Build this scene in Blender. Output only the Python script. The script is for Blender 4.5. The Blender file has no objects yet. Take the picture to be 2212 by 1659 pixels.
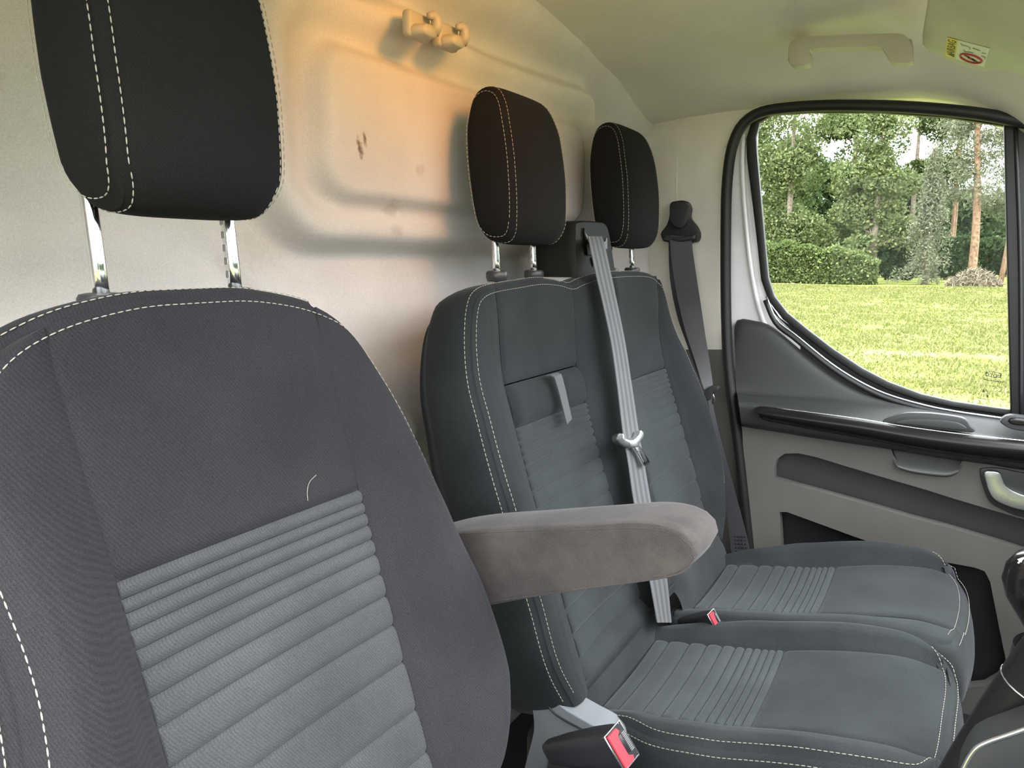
import bpy, bmesh, math, random
import numpy as np
from mathutils import Vector, Matrix, noise
PI = math.pi
random.seed(7)
rng = np.random.default_rng(7)
S = bpy.context.scene
COL = S.collection

# ------------------------------------------------------------------ camera, sky, light, exposure
F_PX, CX, CY = 1661.0, 1106.0, 829.5
HEAD, PITCH = math.radians(30.0), math.atan((829.5 - 560.0) / 1661.0)
CAM = Vector((0, 0, 1.0))
FWD = Vector((-math.sin(HEAD) * math.cos(PITCH), math.cos(HEAD) * math.cos(PITCH), -math.sin(PITCH)))
RGT = Vector((math.cos(HEAD), math.sin(HEAD), 0))
UPV = RGT.cross(FWD)
cd = bpy.data.cameras.new('camera'); co = bpy.data.objects.new('camera', cd); COL.objects.link(co)
cd.sensor_width = 36.0; cd.lens = 36.0 * F_PX / 2212.0; cd.clip_start = 0.02; cd.clip_end = 400
m = Matrix((RGT, UPV, -FWD)).transposed().to_4x4(); m.translation = CAM
co.matrix_world = m
S.camera = co
S.view_settings.view_transform = 'Standard'; S.view_settings.look = 'None'
S.view_settings.exposure = 0.0; S.view_settings.gamma = 1.0; S.view_settings.use_curve_mapping = False
w = bpy.data.worlds.new('overcast_sky'); S.world = w; w.use_nodes = True
bg = w.node_tree.nodes['Background']; bg.inputs[0].default_value = (0.93, 0.97, 1.0, 1); bg.inputs[1].default_value = 17.0
_N, _L = w.node_tree.nodes, w.node_tree.links       # overcast sky: brightest overhead, a third of that at the horizon
_tc = _N.new('ShaderNodeTexCoord'); _sp = _N.new('ShaderNodeSeparateXYZ'); _L.new(_tc.outputs['Generated'], _sp.inputs[0])
_mr = _N.new('ShaderNodeMapRange'); _L.new(_sp.outputs['Z'], _mr.inputs['Value'])
for _k, _v in ((1, 0.0), (2, 1.0), (3, 0.333), (4, 1.0)): _mr.inputs[_k].default_value = _v
_cr = _N.new('ShaderNodeMix'); _cr.data_type = 'RGBA'; _cr.blend_type = 'MULTIPLY'; _cr.inputs[0].default_value = 1.0
_cr.inputs[6].default_value = (0.93, 0.97, 1.0, 1); _L.new(_mr.outputs[0], _cr.inputs[7]); _L.new(_cr.outputs[2], bg.inputs[0])
def add_light(name, kind, loc, energy, color, size=0.1, rot=None, **k):
    l = bpy.data.lights.new(name, kind); l.energy = energy; l.color = color
    if kind == 'AREA': l.size = size
    elif kind == 'SUN': l.angle = size
    else: l.shadow_soft_size = size
    for a, b in k.items(): setattr(l, a, b)
    o = bpy.data.objects.new(name, l); COL.objects.link(o); o.location = loc
    if rot is not None: o.rotation_euler = rot
    return o
# hazy sun high behind the van on the far side (soft)
sun = add_light('hazy_sun', 'SUN', (0, 0, 20), 2.2, (1.0, 0.96, 0.86), size=math.radians(25))
sun.rotation_euler = Vector((0.45, 0.25, -1)).to_track_quat('-Z', 'Y').to_euler()
# warm cab lamp in the roof console between the seats
lamp = add_light('cab_lamp', 'AREA', (-0.20, 0.80, 1.425), 0.75, (1.0, 0.40, 0.07), size=0.15, spread=math.radians(80))
lamp.rotation_euler = Vector((-0.55, 0.20, -0.13)).to_track_quat('-Z', 'Y').to_euler()

# ------------------------------------------------------------------ helpers
def ray(u, v): return FWD * F_PX + RGT * (u - CX) - UPV * (v - CY)
def onp(u, v, n, p):
    d = ray(u, v); t = n.dot(p - CAM) / n.dot(d); return CAM + d * t
def AX(u, v, x): return onp(u, v, Vector((1, 0, 0)), Vector((x, 0, 0)))
def AY(u, v, y): return onp(u, v, Vector((0, 1, 0)), Vector((0, y, 0)))
def AZ(u, v, z): return onp(u, v, Vector((0, 0, 1)), Vector((0, 0, z)))
def sstep(a, b, x):
    t = np.clip((x - a) / (b - a), 0, 1); return t * t * (3 - 2 * t)
def wloc(o):
    l = Vector((0, 0, 0))
    while o is not None: l = l + o.location; o = o.parent
    return l
def props(o, label=None, cat=None, group=None, kind=None):
    if label: o['label'] = label
    if cat: o['category'] = cat
    if group: o['group'] = group
    if kind: o['kind'] = kind
    return o
def thing(name, loc, label, cat, group=None, kind=None):
    o = bpy.data.objects.new(name, None); COL.objects.link(o); o.location = loc; o.empty_display_size = 0.05
    return props(o, label, cat, group, kind)
def link(name, me, mat, parent=None, origin=None, smooth=True):
    """verts of `me` are in world space; origin is the object's own origin"""
    base = wloc(parent) if parent else Vector((0, 0, 0))
    org = Vector(origin) if origin is not None else base
    me.transform(Matrix.Translation(-org))
    if smooth: me.shade_smooth()
    if mat is not None:
        for mm in (mat if isinstance(mat, (list, tuple)) else [mat]): me.materials.append(mm)
    o = bpy.data.objects.new(name, me); COL.objects.link(o)
    o.parent = parent; o.location = org - base
    return o
def mk(name, verts, faces, mat, parent=None, origin=None, smooth=True, flip=False):
    me = bpy.data.meshes.new(name)
    me.from_pydata([tuple(v) for v in verts], [], [tuple(reversed(f)) if flip else tuple(f) for f in faces])
    me.update()
    return link(name, me, mat, parent, origin, smooth)
def mkbm(name, bm, mat, parent=None, origin=None, smooth=True):
    bmesh.ops.recalc_face_normals(bm, faces=bm.faces)
    me = bpy.data.meshes.new(name); bm.to_mesh(me); bm.free()
    return link(name, me, mat, parent, origin, smooth)
def autosmooth(o, ang=40):
    me = o.data; me.shade_smooth()
    me.set_sharp_from_angle(angle=math.radians(ang))
    return o
def gridfaces(nu, nv, cu=False, cv=False, off=0):
    f = []
    for i in range(nu if cu else nu - 1):
        for j in range(nv if cv else nv - 1):
            i2, j2 = (i + 1) % nu, (j + 1) % nv
            f.append((off + i * nv + j, off + i2 * nv + j, off + i2 * nv + j2, off + i * nv + j2))
    return f
def spline(pts, n, closed=False):
    """Catmull-Rom through pts (list of tuples/Vectors) resampled to n points of even arc length"""
    P = np.array([tuple(p) for p in pts], float); k = len(P); out = []
    segs = k if closed else k - 1
    for i in range(segs):
        p0 = P[(i - 1) % k] if closed or i > 0 else 2 * P[0] - P[1]
        p1, p2 = P[i], P[(i + 1) % k]
        p3 = P[(i + 2) % k] if closed or i + 2 < k else 2 * P[-1] - P[-2]
        for t in np.linspace(0, 1, 16, endpoint=False):
            out.append(0.5 * ((2 * p1) + (-p0 + p2) * t + (2 * p0 - 5 * p1 + 4 * p2 - p3) * t * t + (-p0 + 3 * p1 - 3 * p2 + p3) * t ** 3))
    out.append(P[0] if closed else P[-1])
    return resample(np.array(out), n, closed)
def resample(P, n, closed=False):
    P = np.array([tuple(p) for p in P], float)
    d = np.r_[0, np.cumsum(np.linalg.norm(np.diff(P, axis=0), axis=1))]
    s = np.linspace(0, d[-1], n + 1)[:-1] if closed else np.linspace(0, d[-1], n)
    return np.stack([np.interp(s, d, P[:, k]) for k in range(P.shape[1])], 1)
def loft(name, rows, mat, parent=None, n=None, closed=False, flip=False, **k):
    if n: rows = [resample(r, n) for r in rows]
    V = [v for r in rows for v in r]
    return mk(name, V, gridfaces(len(rows), len(rows[0]), cv=closed), mat, parent, flip=flip, **k)
def tube(name, pts, r, mat, parent=None, seg=10, n=None, caps=True, squash=1.0, **k):
    P = spline(pts, n) if n else np.array([tuple(p) for p in pts], float)
    R = list(np.interp(np.linspace(0, 1, len(P)), np.linspace(0, 1, len(r)), r)) if hasattr(r, '__len__') else [r] * len(P)
    V = []; up = None
    for i in range(len(P)):
        t = Vector(P[min(i + 1, len(P) - 1)] - P[max(i - 1, 0)]).normalized()
        if up is None: up = t.orthogonal().normalized()
        up = (up - t * up.dot(t)).normalized(); s = t.cross(up)
        for j in range(seg):
            a = 2 * PI * j / seg
            V.append(Vector(P[i]) + up * math.cos(a) * R[i] + s * math.sin(a) * R[i] * squash)
    Fc = gridfaces(len(P), seg, cv=True)
    if caps:
        Fc.append(tuple(range(seg))); Fc.append(tuple(reversed(range((len(P) - 1) * seg, len(P) * seg))))
    return mk(name, V, Fc, mat, parent, **k)
def boxbm(bm, lo, hi, bev=0.0, seg=2, mat4=None):
    r = bmesh.ops.create_cube(bm, size=1.0); vs = r['verts']
    lo, hi = Vector(lo), Vector(hi)
    for v in vs:
        v.co = Vector([lo[i] + (v.co[i] + 0.5) * (hi[i] - lo[i]) for i in range(3)])
    if bev > 0:
        es = list({e for v in vs for e in v.link_edges})
        rr = bmesh.ops.bevel(bm, geom=es, offset=bev, segments=seg, profile=0.5, affect='EDGES')
        vs = list({v for f in rr['faces'] for v in f.verts} | {v for v in vs if v.is_valid})
    if mat4 is not None: bmesh.ops.transform(bm, matrix=mat4, verts=vs)
    return vs
def box(name, lo, hi, mat, parent=None, bev=0.003, seg=2, mat4=None, **k):
    bm = bmesh.new(); boxbm(bm, lo, hi, bev, seg, mat4)
    return autosmooth(mkbm(name, bm, mat, parent, **k), 50)
def plate(name, loops, y, thick, mat, parent=None, bev=0.004, seg=3, smooth=None, n=0, axis='Y', proj=True):
    """flat panel from pixel outlines laid on the plane y (first loop outer, others holes), with thickness away from the cab and rounded edges"""
    bm = bmesh.new(); es = []
    for lp in loops:
        if n: lp = [tuple(p) for p in spline(lp, n, True)]
        vs = [bm.verts.new(AY(u, v, y) if proj else (u, y, v)) for u, v in lp]
        es += [bm.edges.new((vs[i], vs[(i + 1) % len(vs)])) for i in range(len(vs))]
    bmesh.ops.triangle_fill(bm, edges=es, use_beauty=True, use_dissolve=False)
    for f in bm.faces:
        if f.normal.y > 0: f.normal_flip()
    ge = bmesh.ops.extrude_face_region(bm, geom=bm.faces[:])
    bmesh.ops.translate(bm, vec=(0, thick, 0), verts=[g for g in ge['geom'] if isinstance(g, bmesh.types.BMVert)])
    bmesh.ops.recalc_face_normals(bm, faces=bm.faces)
    if bev > 0:
        sel = [e for e in bm.edges if len(e.link_faces) == 2 and e.calc_face_angle(0) > 1.0 and all(abs(v.co.y - y) < 1e-5 for v in e.verts)]
        bmesh.ops.bevel(bm, geom=sel, offset=bev, segments=seg, profile=0.5, affect='EDGES', clamp_overlap=True)
    return autosmooth(mkbm(name, bm, mat, parent), 35)
def ribbon(name, L, R, th, mats, parent=None, lanes=5, n=None):
    """belt webbing between two edge polylines; lanes alternate two materials"""
    if n: L, R = spline(L, n), spline(R, n)
    L = [Vector(p) for p in L]; R = [Vector(p) for p in R]
    V, Fc, mi = [], [], []
    k = lanes + 1
    for i in range(len(L)):
        t = (L[min(i + 1, len(L) - 1)] - L[max(i - 1, 0)]).normalized()
        nn = t.cross(R[i] - L[i]).normalized() * th * 0.5
        for sgn in (1, -1):
            for j in range(k): V.append(L[i].lerp(R[i], j / lanes) + nn * sgn)
    W = 2 * k
    for i in range(len(L) - 1):
        a, b = i * W, (i + 1) * W
        for j in range(lanes):
            Fc.append((a + j, a + j + 1, b + j + 1, b + j)); mi.append(j % 2)
            Fc.append((a + k + j + 1, a + k + j, b + k + j, b + k + j + 1)); mi.append(j % 2)
        Fc.append((a, b, b + k, a + k)); mi.append(0)
        Fc.append((a + k - 1, a + 2 * k - 1, b + 2 * k - 1, b + k - 1)); mi.append(0)
    o = mk(name, V, Fc, mats, parent, smooth=False)
    for p, x in zip(o.data.polygons, mi): p.material_index = x if len(mats) > 1 else 0
    return o
def lathe(name, prof, mat, base, axis=(0, 0, 1), parent=None, seg=28, sx=1.0, **k):
    ax = Vector(axis).normalized(); e1 = ax.orthogonal().normalized(); e2 = ax.cross(e1); base = Vector(base)
    V = [base + ax * h + (e1 * math.cos(2 * PI * j / seg) * sx + e2 * math.sin(2 * PI * j / seg)) * r for r, h in prof for j in range(seg)]
    Fc = gridfaces(len(prof), seg, cv=True)
    return autosmooth(mk(name, V, Fc, mat, parent, **k), 40)
def text(name, body, size, mat, M, parent=None, extrude=0.0002, align='CENTER'):
    c = bpy.data.curves.new(name, 'FONT'); c.body = body; c.size = size; c.extrude = extrude; c.align_x = align; c.align_y = 'CENTER'
    o = bpy.data.objects.new(name, c); COL.objects.link(o); dg = bpy.context.evaluated_depsgraph_get(); dg.update()
    me = bpy.data.meshes.new_from_object(o.evaluated_get(dg)); bpy.data.objects.remove(o); bpy.data.curves.remove(c)
    me.transform(M); me.name = name; me.materials.clear()
    return link(name, me, mat, parent, smooth=False)

# ------------------------------------------------------------------ materials
def mat_new(name):
    m = bpy.data.materials.new(name); m.use_nodes = True
    return m, m.node_tree.nodes, m.node_tree.links, m.node_tree.nodes['Principled BSDF']
def coords(N, L, scale=1.0, kind='Object'):
    tc = N.new('ShaderNodeTexCoord'); mp = N.new('ShaderNodeMapping'); L.new(tc.outputs[kind], mp.inputs['Vector'])
    mp.inputs['Scale'].default_value = (scale,) * 3 if not hasattr(scale, '__len__') else scale
    return mp.outputs[0]
def ntex(N, L, vec, scale, detail=2.0, rough=0.5):
    n = N.new('ShaderNodeTexNoise'); n.inputs['Scale'].default_value = scale; n.inputs['Detail'].default_value = detail
    n.inputs['Roughness'].default_value = rough
    L.new(vec, n.inputs['Vector']); return n.outputs['Fac']
def ramp(N, L, fac, stops):
    r = N.new('ShaderNodeValToRGB'); e = r.color_ramp.elements
    while len(e) < len(stops): e.new(0.5)
    for el, (p, c) in zip(e, stops): el.position = p; el.color = (*c, 1)
    L.new(fac, r.inputs[0]); return r.outputs[0]
def bump(N, L, h, bsdf, strength, dist):
    b = N.new('ShaderNodeBump'); b.inputs['Strength'].default_value = strength; b.inputs['Distance'].default_value = dist
    L.new(h, b.inputs['Height']); L.new(b.outputs[0], bsdf.inputs['Normal'])
def mulmix(N, L, a, b, fac=1.0, mode='MULTIPLY'):
    m = N.new('ShaderNodeMix'); m.data_type = 'RGBA'; m.blend_type = mode
    if hasattr(fac, 'links'): L.new(fac, m.inputs[0])
    else: m.inputs[0].default_value = fac
    for k, x in ((6, a), (7, b)):
        if hasattr(x, 'links'): L.new(x, m.inputs[k])
        else: m.inputs[k].default_value = (*x, 1)
    return m.outputs[2]
def fabric(name, col, twill=190.0, sheen=0.25, mottle=0.25, dirt=None, bstr=0.2):
    m, N, L, B = mat_new(name)
    v = coords(N, L)
    wv = N.new('ShaderNodeTexWave'); wv.wave_type = 'BANDS'; wv.bands_direction = 'DIAGONAL'
    wv.inputs['Scale'].default_value = twill; wv.inputs['Distortion'].default_value = 1.2; wv.inputs['Detail'].default_value = 1.0
    wv.inputs['Detail Scale'].default_value = 3.0
    L.new(v, wv.inputs['Vector'])
    fine = ntex(N, L, v, 1400, 2); big = ntex(N, L, v, 9, 4)
    lo = tuple(c * (1 - mottle) for c in col); hi = tuple(c * (1 + mottle) for c in col)
    c1 = ramp(N, L, big, [(0.3, lo), (0.7, hi)])
    c2 = mulmix(N, L, c1, ramp(N, L, wv.outputs['Fac'], [(0, (0.86,) * 3), (1, (1.08,) * 3)]))
    c3 = mulmix(N, L, c2, ramp(N, L, fine, [(0.3, (0.7,) * 3), (0.7, (1.3,) * 3)]))
    if dirt:
        dn = ntex(N, L, v, 14, 5, 0.6)
        fac = ramp(N, L, dn, [(0.42, (0, 0, 0)), (0.75, (0.75,) * 3)])
        c3 = mulmix(N, L, c3, dirt, fac, 'MIX')
    L.new(c3, B.inputs['Base Color'])
    B.inputs['Roughness'].default_value = 0.92; B.inputs['Specular IOR Level'].default_value = 0.06
    B.inputs['Sheen Weight'].default_value = sheen; B.inputs['Sheen Roughness'].default_value = 0.45
    B.inputs['Sheen Tint'].default_value = (0.8, 0.82, 0.86, 1)
    bump(N, L, wv.outputs['Fac'], B, bstr, 0.0004)
    return m
def plastic(name, col, rough=0.55, grain=900, bstr=0.25, spec=0.4, mott=0.08, metal=0.0, coat=0.0):
    m, N, L, B = mat_new(name); v = coords(N, L)
    n1 = ntex(N, L, v, grain, 2); n2 = ntex(N, L, v, 7, 3)
    L.new(ramp(N, L, n2, [(0.3, tuple(c * (1 - mott) for c in col)), (0.7, tuple(c * (1 + mott) for c in col))]), B.inputs['Base Color'])
    B.inputs['Roughness'].default_value = rough; B.inputs['Specular IOR Level'].default_value = spec; B.inputs['Metallic'].default_value = metal
    B.inputs['Coat Weight'].default_value = coat
    if bstr: bump(N, L, n1, B, bstr, 0.0003)
    return m
def felt(name, col, stains=(), bstr=0.4, blotch=0.06):
    m, N, L, B = mat_new(name); v = coords(N, L)
    f1 = ntex(N, L, v, 700, 3, 0.7); f2 = ntex(N, L, v, 4.5, 5, 0.6)
    c = ramp(N, L, f2, [(0.32, tuple(x * (1 - blotch) for x in col)), (0.65, tuple(x * (1 + blotch) for x in col))])
    c = mulmix(N, L, c, ramp(N, L, f1, [(0.3, (0.86,) * 3), (0.7, (1.1,) * 3)]))
    tc = N.new('ShaderNodeTexCoord')
    for (ctr, rad, rot, dk, scol) in stains:
        mp = N.new('ShaderNodeMapping'); mp.vector_type = 'TEXTURE'
        mp.inputs['Location'].default_value = ctr; mp.inputs['Rotation'].default_value = (rot, 0, 0); mp.inputs['Scale'].default_value = (0.2, rad[0], rad[1])
        nz = N.new('ShaderNodeTexNoise'); nz.inputs['Scale'].default_value = 120; nz.inputs['Detail'].default_value = 4
        L.new(tc.outputs['Object'], nz.inputs['Vector']); L.new(tc.outputs['Object'], mp.inputs['Vector'])
        ln = N.new('ShaderNodeVectorMath'); ln.operation = 'LENGTH'; L.new(mp.outputs[0], ln.inputs[0])
        ad = N.new('ShaderNodeMath'); ad.operation = 'ADD'; L.new(ln.outputs['Value'], ad.inputs[0])
        ms = N.new('ShaderNodeMath'); ms.operation = 'MULTIPLY'; L.new(nz.outputs['Fac'], ms.inputs[0]); ms.inputs[1].default_value = 0.9; L.new(ms.outputs[0], ad.inputs[1])
        fac = ramp(N, L, ad.outputs[0], [(0.6, (dk,) * 3), (1.3 if False else 1.0, (0, 0, 0))])
        c = mulmix(N, L, c, scol, fac, 'MIX')
    L.new(c, B.inputs['Base Color'])
    B.inputs['Roughness'].default_value = 0.95; B.inputs['Specular IOR Level'].default_value = 0.1; B.inputs['Sheen Weight'].default_value = 0.15
    bump(N, L, f1, B, bstr, 0.0006)
    return m
M_FAB = fabric('charcoal_twill', (0.026, 0.0255, 0.028), mottle=0.15, sheen=0.06)
M_RIB = fabric('charcoal_velour', (0.054, 0.054, 0.057), twill=230, mottle=0.18, sheen=0.12)
M_BEN = fabric('bench_twill', (0.023, 0.0255, 0.0265), mottle=0.2, sheen=0.07)
M_BRB = fabric('bench_velour', (0.032, 0.036, 0.0375), twill=230, mottle=0.18, sheen=0.12)
M_CUS = fabric('bench_twill_lit', (0.029, 0.032, 0.0335), mottle=0.22, sheen=0.1)  # bench twill lightened to carry the skylight on the cushions
M_CRB = fabric('bench_velour_lit', (0.040, 0.0445, 0.0465), twill=230, mottle=0.2, sheen=0.14)  # bench velour again, with the cushions' skylight put into its colour
M_HEAD = fabric('headrest_twill', (0.0135, 0.0128, 0.013), mottle=0.12, sheen=0.02)
M_ARM = fabric('armrest_cloth', (0.050, 0.044, 0.043), mottle=0.2, dirt=(0.10, 0.085, 0.076), sheen=0.1)
M_STI = plastic('cream_thread', (0.34, 0.31, 0.26), 0.8, 2000, 0.2)
M_CHR = plastic('chrome', (0.82, 0.83, 0.84), 0.12, 300, 0.0, metal=1.0, mott=0.02)
M_NOT = plastic('dull_steel', (0.35, 0.35, 0.36), 0.4, 300, 0.0, metal=0.9)
M_BLK = plastic('black_plastic', (0.018, 0.018, 0.02), 0.42, 900, 0.15)
M_BLKS = plastic('satin_black', (0.035, 0.036, 0.038), 0.35, 900, 0.1)
M_DGR = plastic('dark_grey_trim', (0.038, 0.039, 0.040), 0.5, 800, 0.5)
M_MGR = plastic('mid_grey_trim', (0.125, 0.118, 0.108), 0.6, 800, 0.5)
M_LGR = plastic('seat_side_grey', (0.16, 0.172, 0.185), 0.5, 800, 0.3)
M_CUP = plastic('pull_cup_lit_grey', (0.17, 0.175, 0.165), 0.5, 800, 0.3)  # lighter than the door panel; the cup's highlight is in this colour
M_RUB = plastic('rubber_seal', (0.012, 0.0125, 0.012), 0.5, 500, 0.15)
M_GLO = plastic('gloss_black', (0.012, 0.011, 0.011), 0.16, 60, 0.03, spec=0.35)
M_STRIP = plastic('decor_black', (0.010, 0.009, 0.009), 0.28, 60, 0.03, spec=0.25)
M_WHT = plastic('white_paint', (0.82, 0.80, 0.82), 0.3, 300, 0.0, coat=0.4)
M_BEI = plastic('beige_pillar', (0.74, 0.70, 0.62), 0.6, 900, 0.3)
M_BEIP = plastic('beige_plastic', (0.42, 0.385, 0.31), 0.45, 900, 0.1)
M_HEADL = felt('headliner_cloth', (0.74, 0.70, 0.60))
M_VISOR = plastic('visor_vinyl', (0.60, 0.58, 0.47), 0.6, 500, 0.3)
M_RED = plastic('red_button', (0.75, 0.045, 0.06), 0.35, 300, 0.0)
M_WEB = plastic('grey_webbing', (0.125, 0.128, 0.134), 0.65, 900, 0.4, spec=0.2)
M_WEBD = plastic('grey_webbing_groove', (0.085, 0.087, 0.092), 0.75, 900, 0.4, spec=0.2)
M_BWEB = plastic('black_webbing', (0.045, 0.045, 0.048), 0.4, 900, 0.3, spec=0.35)
M_LEA = plastic('black_leather', (0.013, 0.012, 0.012), 0.3, 420, 0.5)
M_SILV = plastic('silver_trim', (0.62, 0.63, 0.65), 0.25, 300, 0.0, metal=0.9)
M_CARP = felt('floor_carpet', (0.02, 0.02, 0.021))
M_YEL = plastic('yellow_print', (0.80, 0.62, 0.06), 0.5, 300, 0.0)
M_PAP = plastic('sticker_white', (0.80, 0.79, 0.70), 0.5, 300, 0.0)
M_INK = plastic('dark_ink', (0.03, 0.03, 0.03), 0.6, 300, 0.0)
M_REDI = plastic('red_ink', (0.55, 0.06, 0.05), 0.6, 300, 0.0)
M_INKG = plastic('grey_ink', (0.32, 0.33, 0.30), 0.6, 300, 0.0)
M_TOW = plastic('belt_tower_plastic', (0.013, 0.014, 0.012), 0.6, 900, 0.1, spec=0.1)

# ------------------------------------------------------------------ upholstery toolkit
class Frame:
    """a: across (world +Y), b: along the panel, c: out of the panel"""
    def __init__(s, P0, kind, tilt):
        s.P = Vector(P0); t = math.radians(tilt)
        if kind == 'back': s.eb = Vector((-math.sin(t), 0, math.cos(t))); s.ec = Vector((math.cos(t), 0, math.sin(t)))
        else: s.eb = Vector((math.cos(t), 0, math.sin(t))); s.ec = Vector((-math.sin(t), 0, math.cos(t)))
    def w(s, a, b, c): return s.P + Vector((0, 1, 0)) * float(a) + s.eb * float(b) + s.ec * float(c)
def edge_t(n, p=1.8):
    x = np.linspace(-1, 1, n); return 0.5 + 0.5 * np.sign(x) * (1 - (1 - abs(x)) ** p) if n > 2 else np.linspace(0, 1, n)
def patch(name, fr, surf, A0, A1, B0, B1, mat, parent, na=24, nb=24, tuck=(1, 1, 1, 1), depth=0.005, rad=0.006, pillow=0.0, skirt=0.014, kind=None):
    """upholstered panel on surf(a,b)->c; A0/A1 functions of b, B0/B1 functions of the across fraction; edges dip into the seam"""
    f = lambda q: q if callable(q) else (lambda _x, q=q: q)
    A0, A1, B0, B1 = f(A0), f(A1), f(B0), f(B1)
    S_, T_ = edge_t(na), edge_t(nb)
    V = []
    for i, s in enumerate(S_):
        for j, t in enumerate(T_):
            b = B0(s) * (1 - t) + B1(s) * t
            a0, a1 = A0(b), A1(b); a = a0 * (1 - s) + a1 * s
            wd, ht = max(abs(a1 - a0), 1e-4), max(abs(B1(s) - B0(s)), 1e-4)
            dn = 0; sa, sb = min(1, wd / 0.04), min(1, ht / 0.012)
            for k, d in enumerate((s * wd, (1 - s) * wd, t * ht, (1 - t) * ht)):
                if tuck[k]: dn += (sa if k < 2 else sb) * depth * tuck[k] * math.exp(-(d / rad) ** 1.3)
            c = surf(a, b) - min(dn, depth * 1.4) + pillow * (math.sin(PI * t) ** 0.7)
            V.append(fr.w(a, b, c))
    Fc = gridfaces(na, nb)
    # skirt turning down into the seam
    ring = [i * nb for i in range(na)] + [(na - 1) * nb + j for j in range(1, nb)] + [i * nb + nb - 1 for i in range(na - 2, -1, -1)] + [j for j in range(nb - 2, 0, -1)]
    off = len(V)
    for r in ring: V.append(V[r] - fr.ec * skirt)
    n = len(ring)
    Fc += [(ring[k], off + k, off + (k + 1) % n, ring[(k + 1) % n]) for k in range(n)]
    o = mk(name, V, Fc, mat, parent, flip=False)
    if kind: o['kind'] = kind
    return o
def gusset(name, fr, contour, D, mat, parent, bulge=0.012, nring=8, close=True, end_in=0.02, tuck=0.003):
    """side band hung from an edge contour [(a,b,c)], going back by D, and closed behind"""
    C = np.array(contour); n = len(C); V = []
    ctr = C[:, :2].mean(0)
    nr = []
    for i in range(n):
        t = C[(i + 1) % n if close else min(i + 1, n - 1), :2] - C[(i - 1) % n if close else max(i - 1, 0), :2]
        q = np.array([t[1], -t[0]]); q /= (np.linalg.norm(q) + 1e-9)
        if q.dot(C[i, :2] - ctr) < 0: q = -q
        nr.append(q)
    for i in range(n):
        a, b = C[i, :2] - nr[i] * 0.012
        V.append(fr.w(a, b, C[i, 2] - 0.0055))
    for k in range(nring + 1):
        q = k / nring
        out = bulge * math.sin(PI * min(q * 1.15, 1)) ** 0.6 - end_in * max(0, q - 0.7) / 0.3 * (q > 0.7)
        for i in range(n):
            Dq = D[i] if hasattr(D, '__len__') else D
            dpi = -tuck * math.exp(-q * Dq / 0.005) - q * Dq
            a, b = C[i, :2] + nr[i] * out
            V.append(fr.w(a, b, C[i, 2] + dpi))
    nring += 1
    Fc = gridfaces(nring + 1, n, cv=close)
    V.append(sum((Vector(v) for v in V[nring * n:(nring + 1) * n]), Vector()) / n)
    e = len(V) - 1
    for i in range(n if close else n - 1): Fc.append((nring * n + i, nring * n + (i + 1) % n, e))
    return mk(name, V, Fc, mat, parent)
def stitches(name, curves, mat, parent, dash=0.0050, gap=0.0016, r=0.00052):
    """rows of thread dashes; curves: lists of world points already lying on the cloth"""
    V, Fc = [], []
    for P in curves:
        P = np.array([tuple(p) for p in P]); d = np.r_[0, np.cumsum(np.linalg.norm(np.diff(P, axis=0), axis=1))]
        s = 0.0
        at = lambda x: Vector([np.interp(x, d, P[:, k]) for k in range(3)])
        while s + dash < d[-1]:
            p, q = at(s), at(s + dash); t = (q - p).normalized(); u = t.orthogonal().normalized(); x = t.cross(u); o = len(V)
            for cc, rr in ((p, 0.35), (p.lerp(q, 0.25), 1), (p.lerp(q, 0.75), 1), (q, 0.35)):
                for k in range(5):
                    an = 2 * PI * k / 5; V.append(cc + (u * math.cos(an) + x * math.sin(an)) * r * rr)
            for i in range(3):
                for k in range(5): Fc.append((o + i * 5 + k, o + i * 5 + (k + 1) % 5, o + i * 5 + 5 + (k + 1) % 5, o + i * 5 + 5 + k))
            s += dash + gap
    o = mk(name, V, Fc, mat, parent); o['kind'] = 'stuff'
    return o
def interp(xs, ys): return lambda x: float(np.interp(x, xs, ys))

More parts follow.
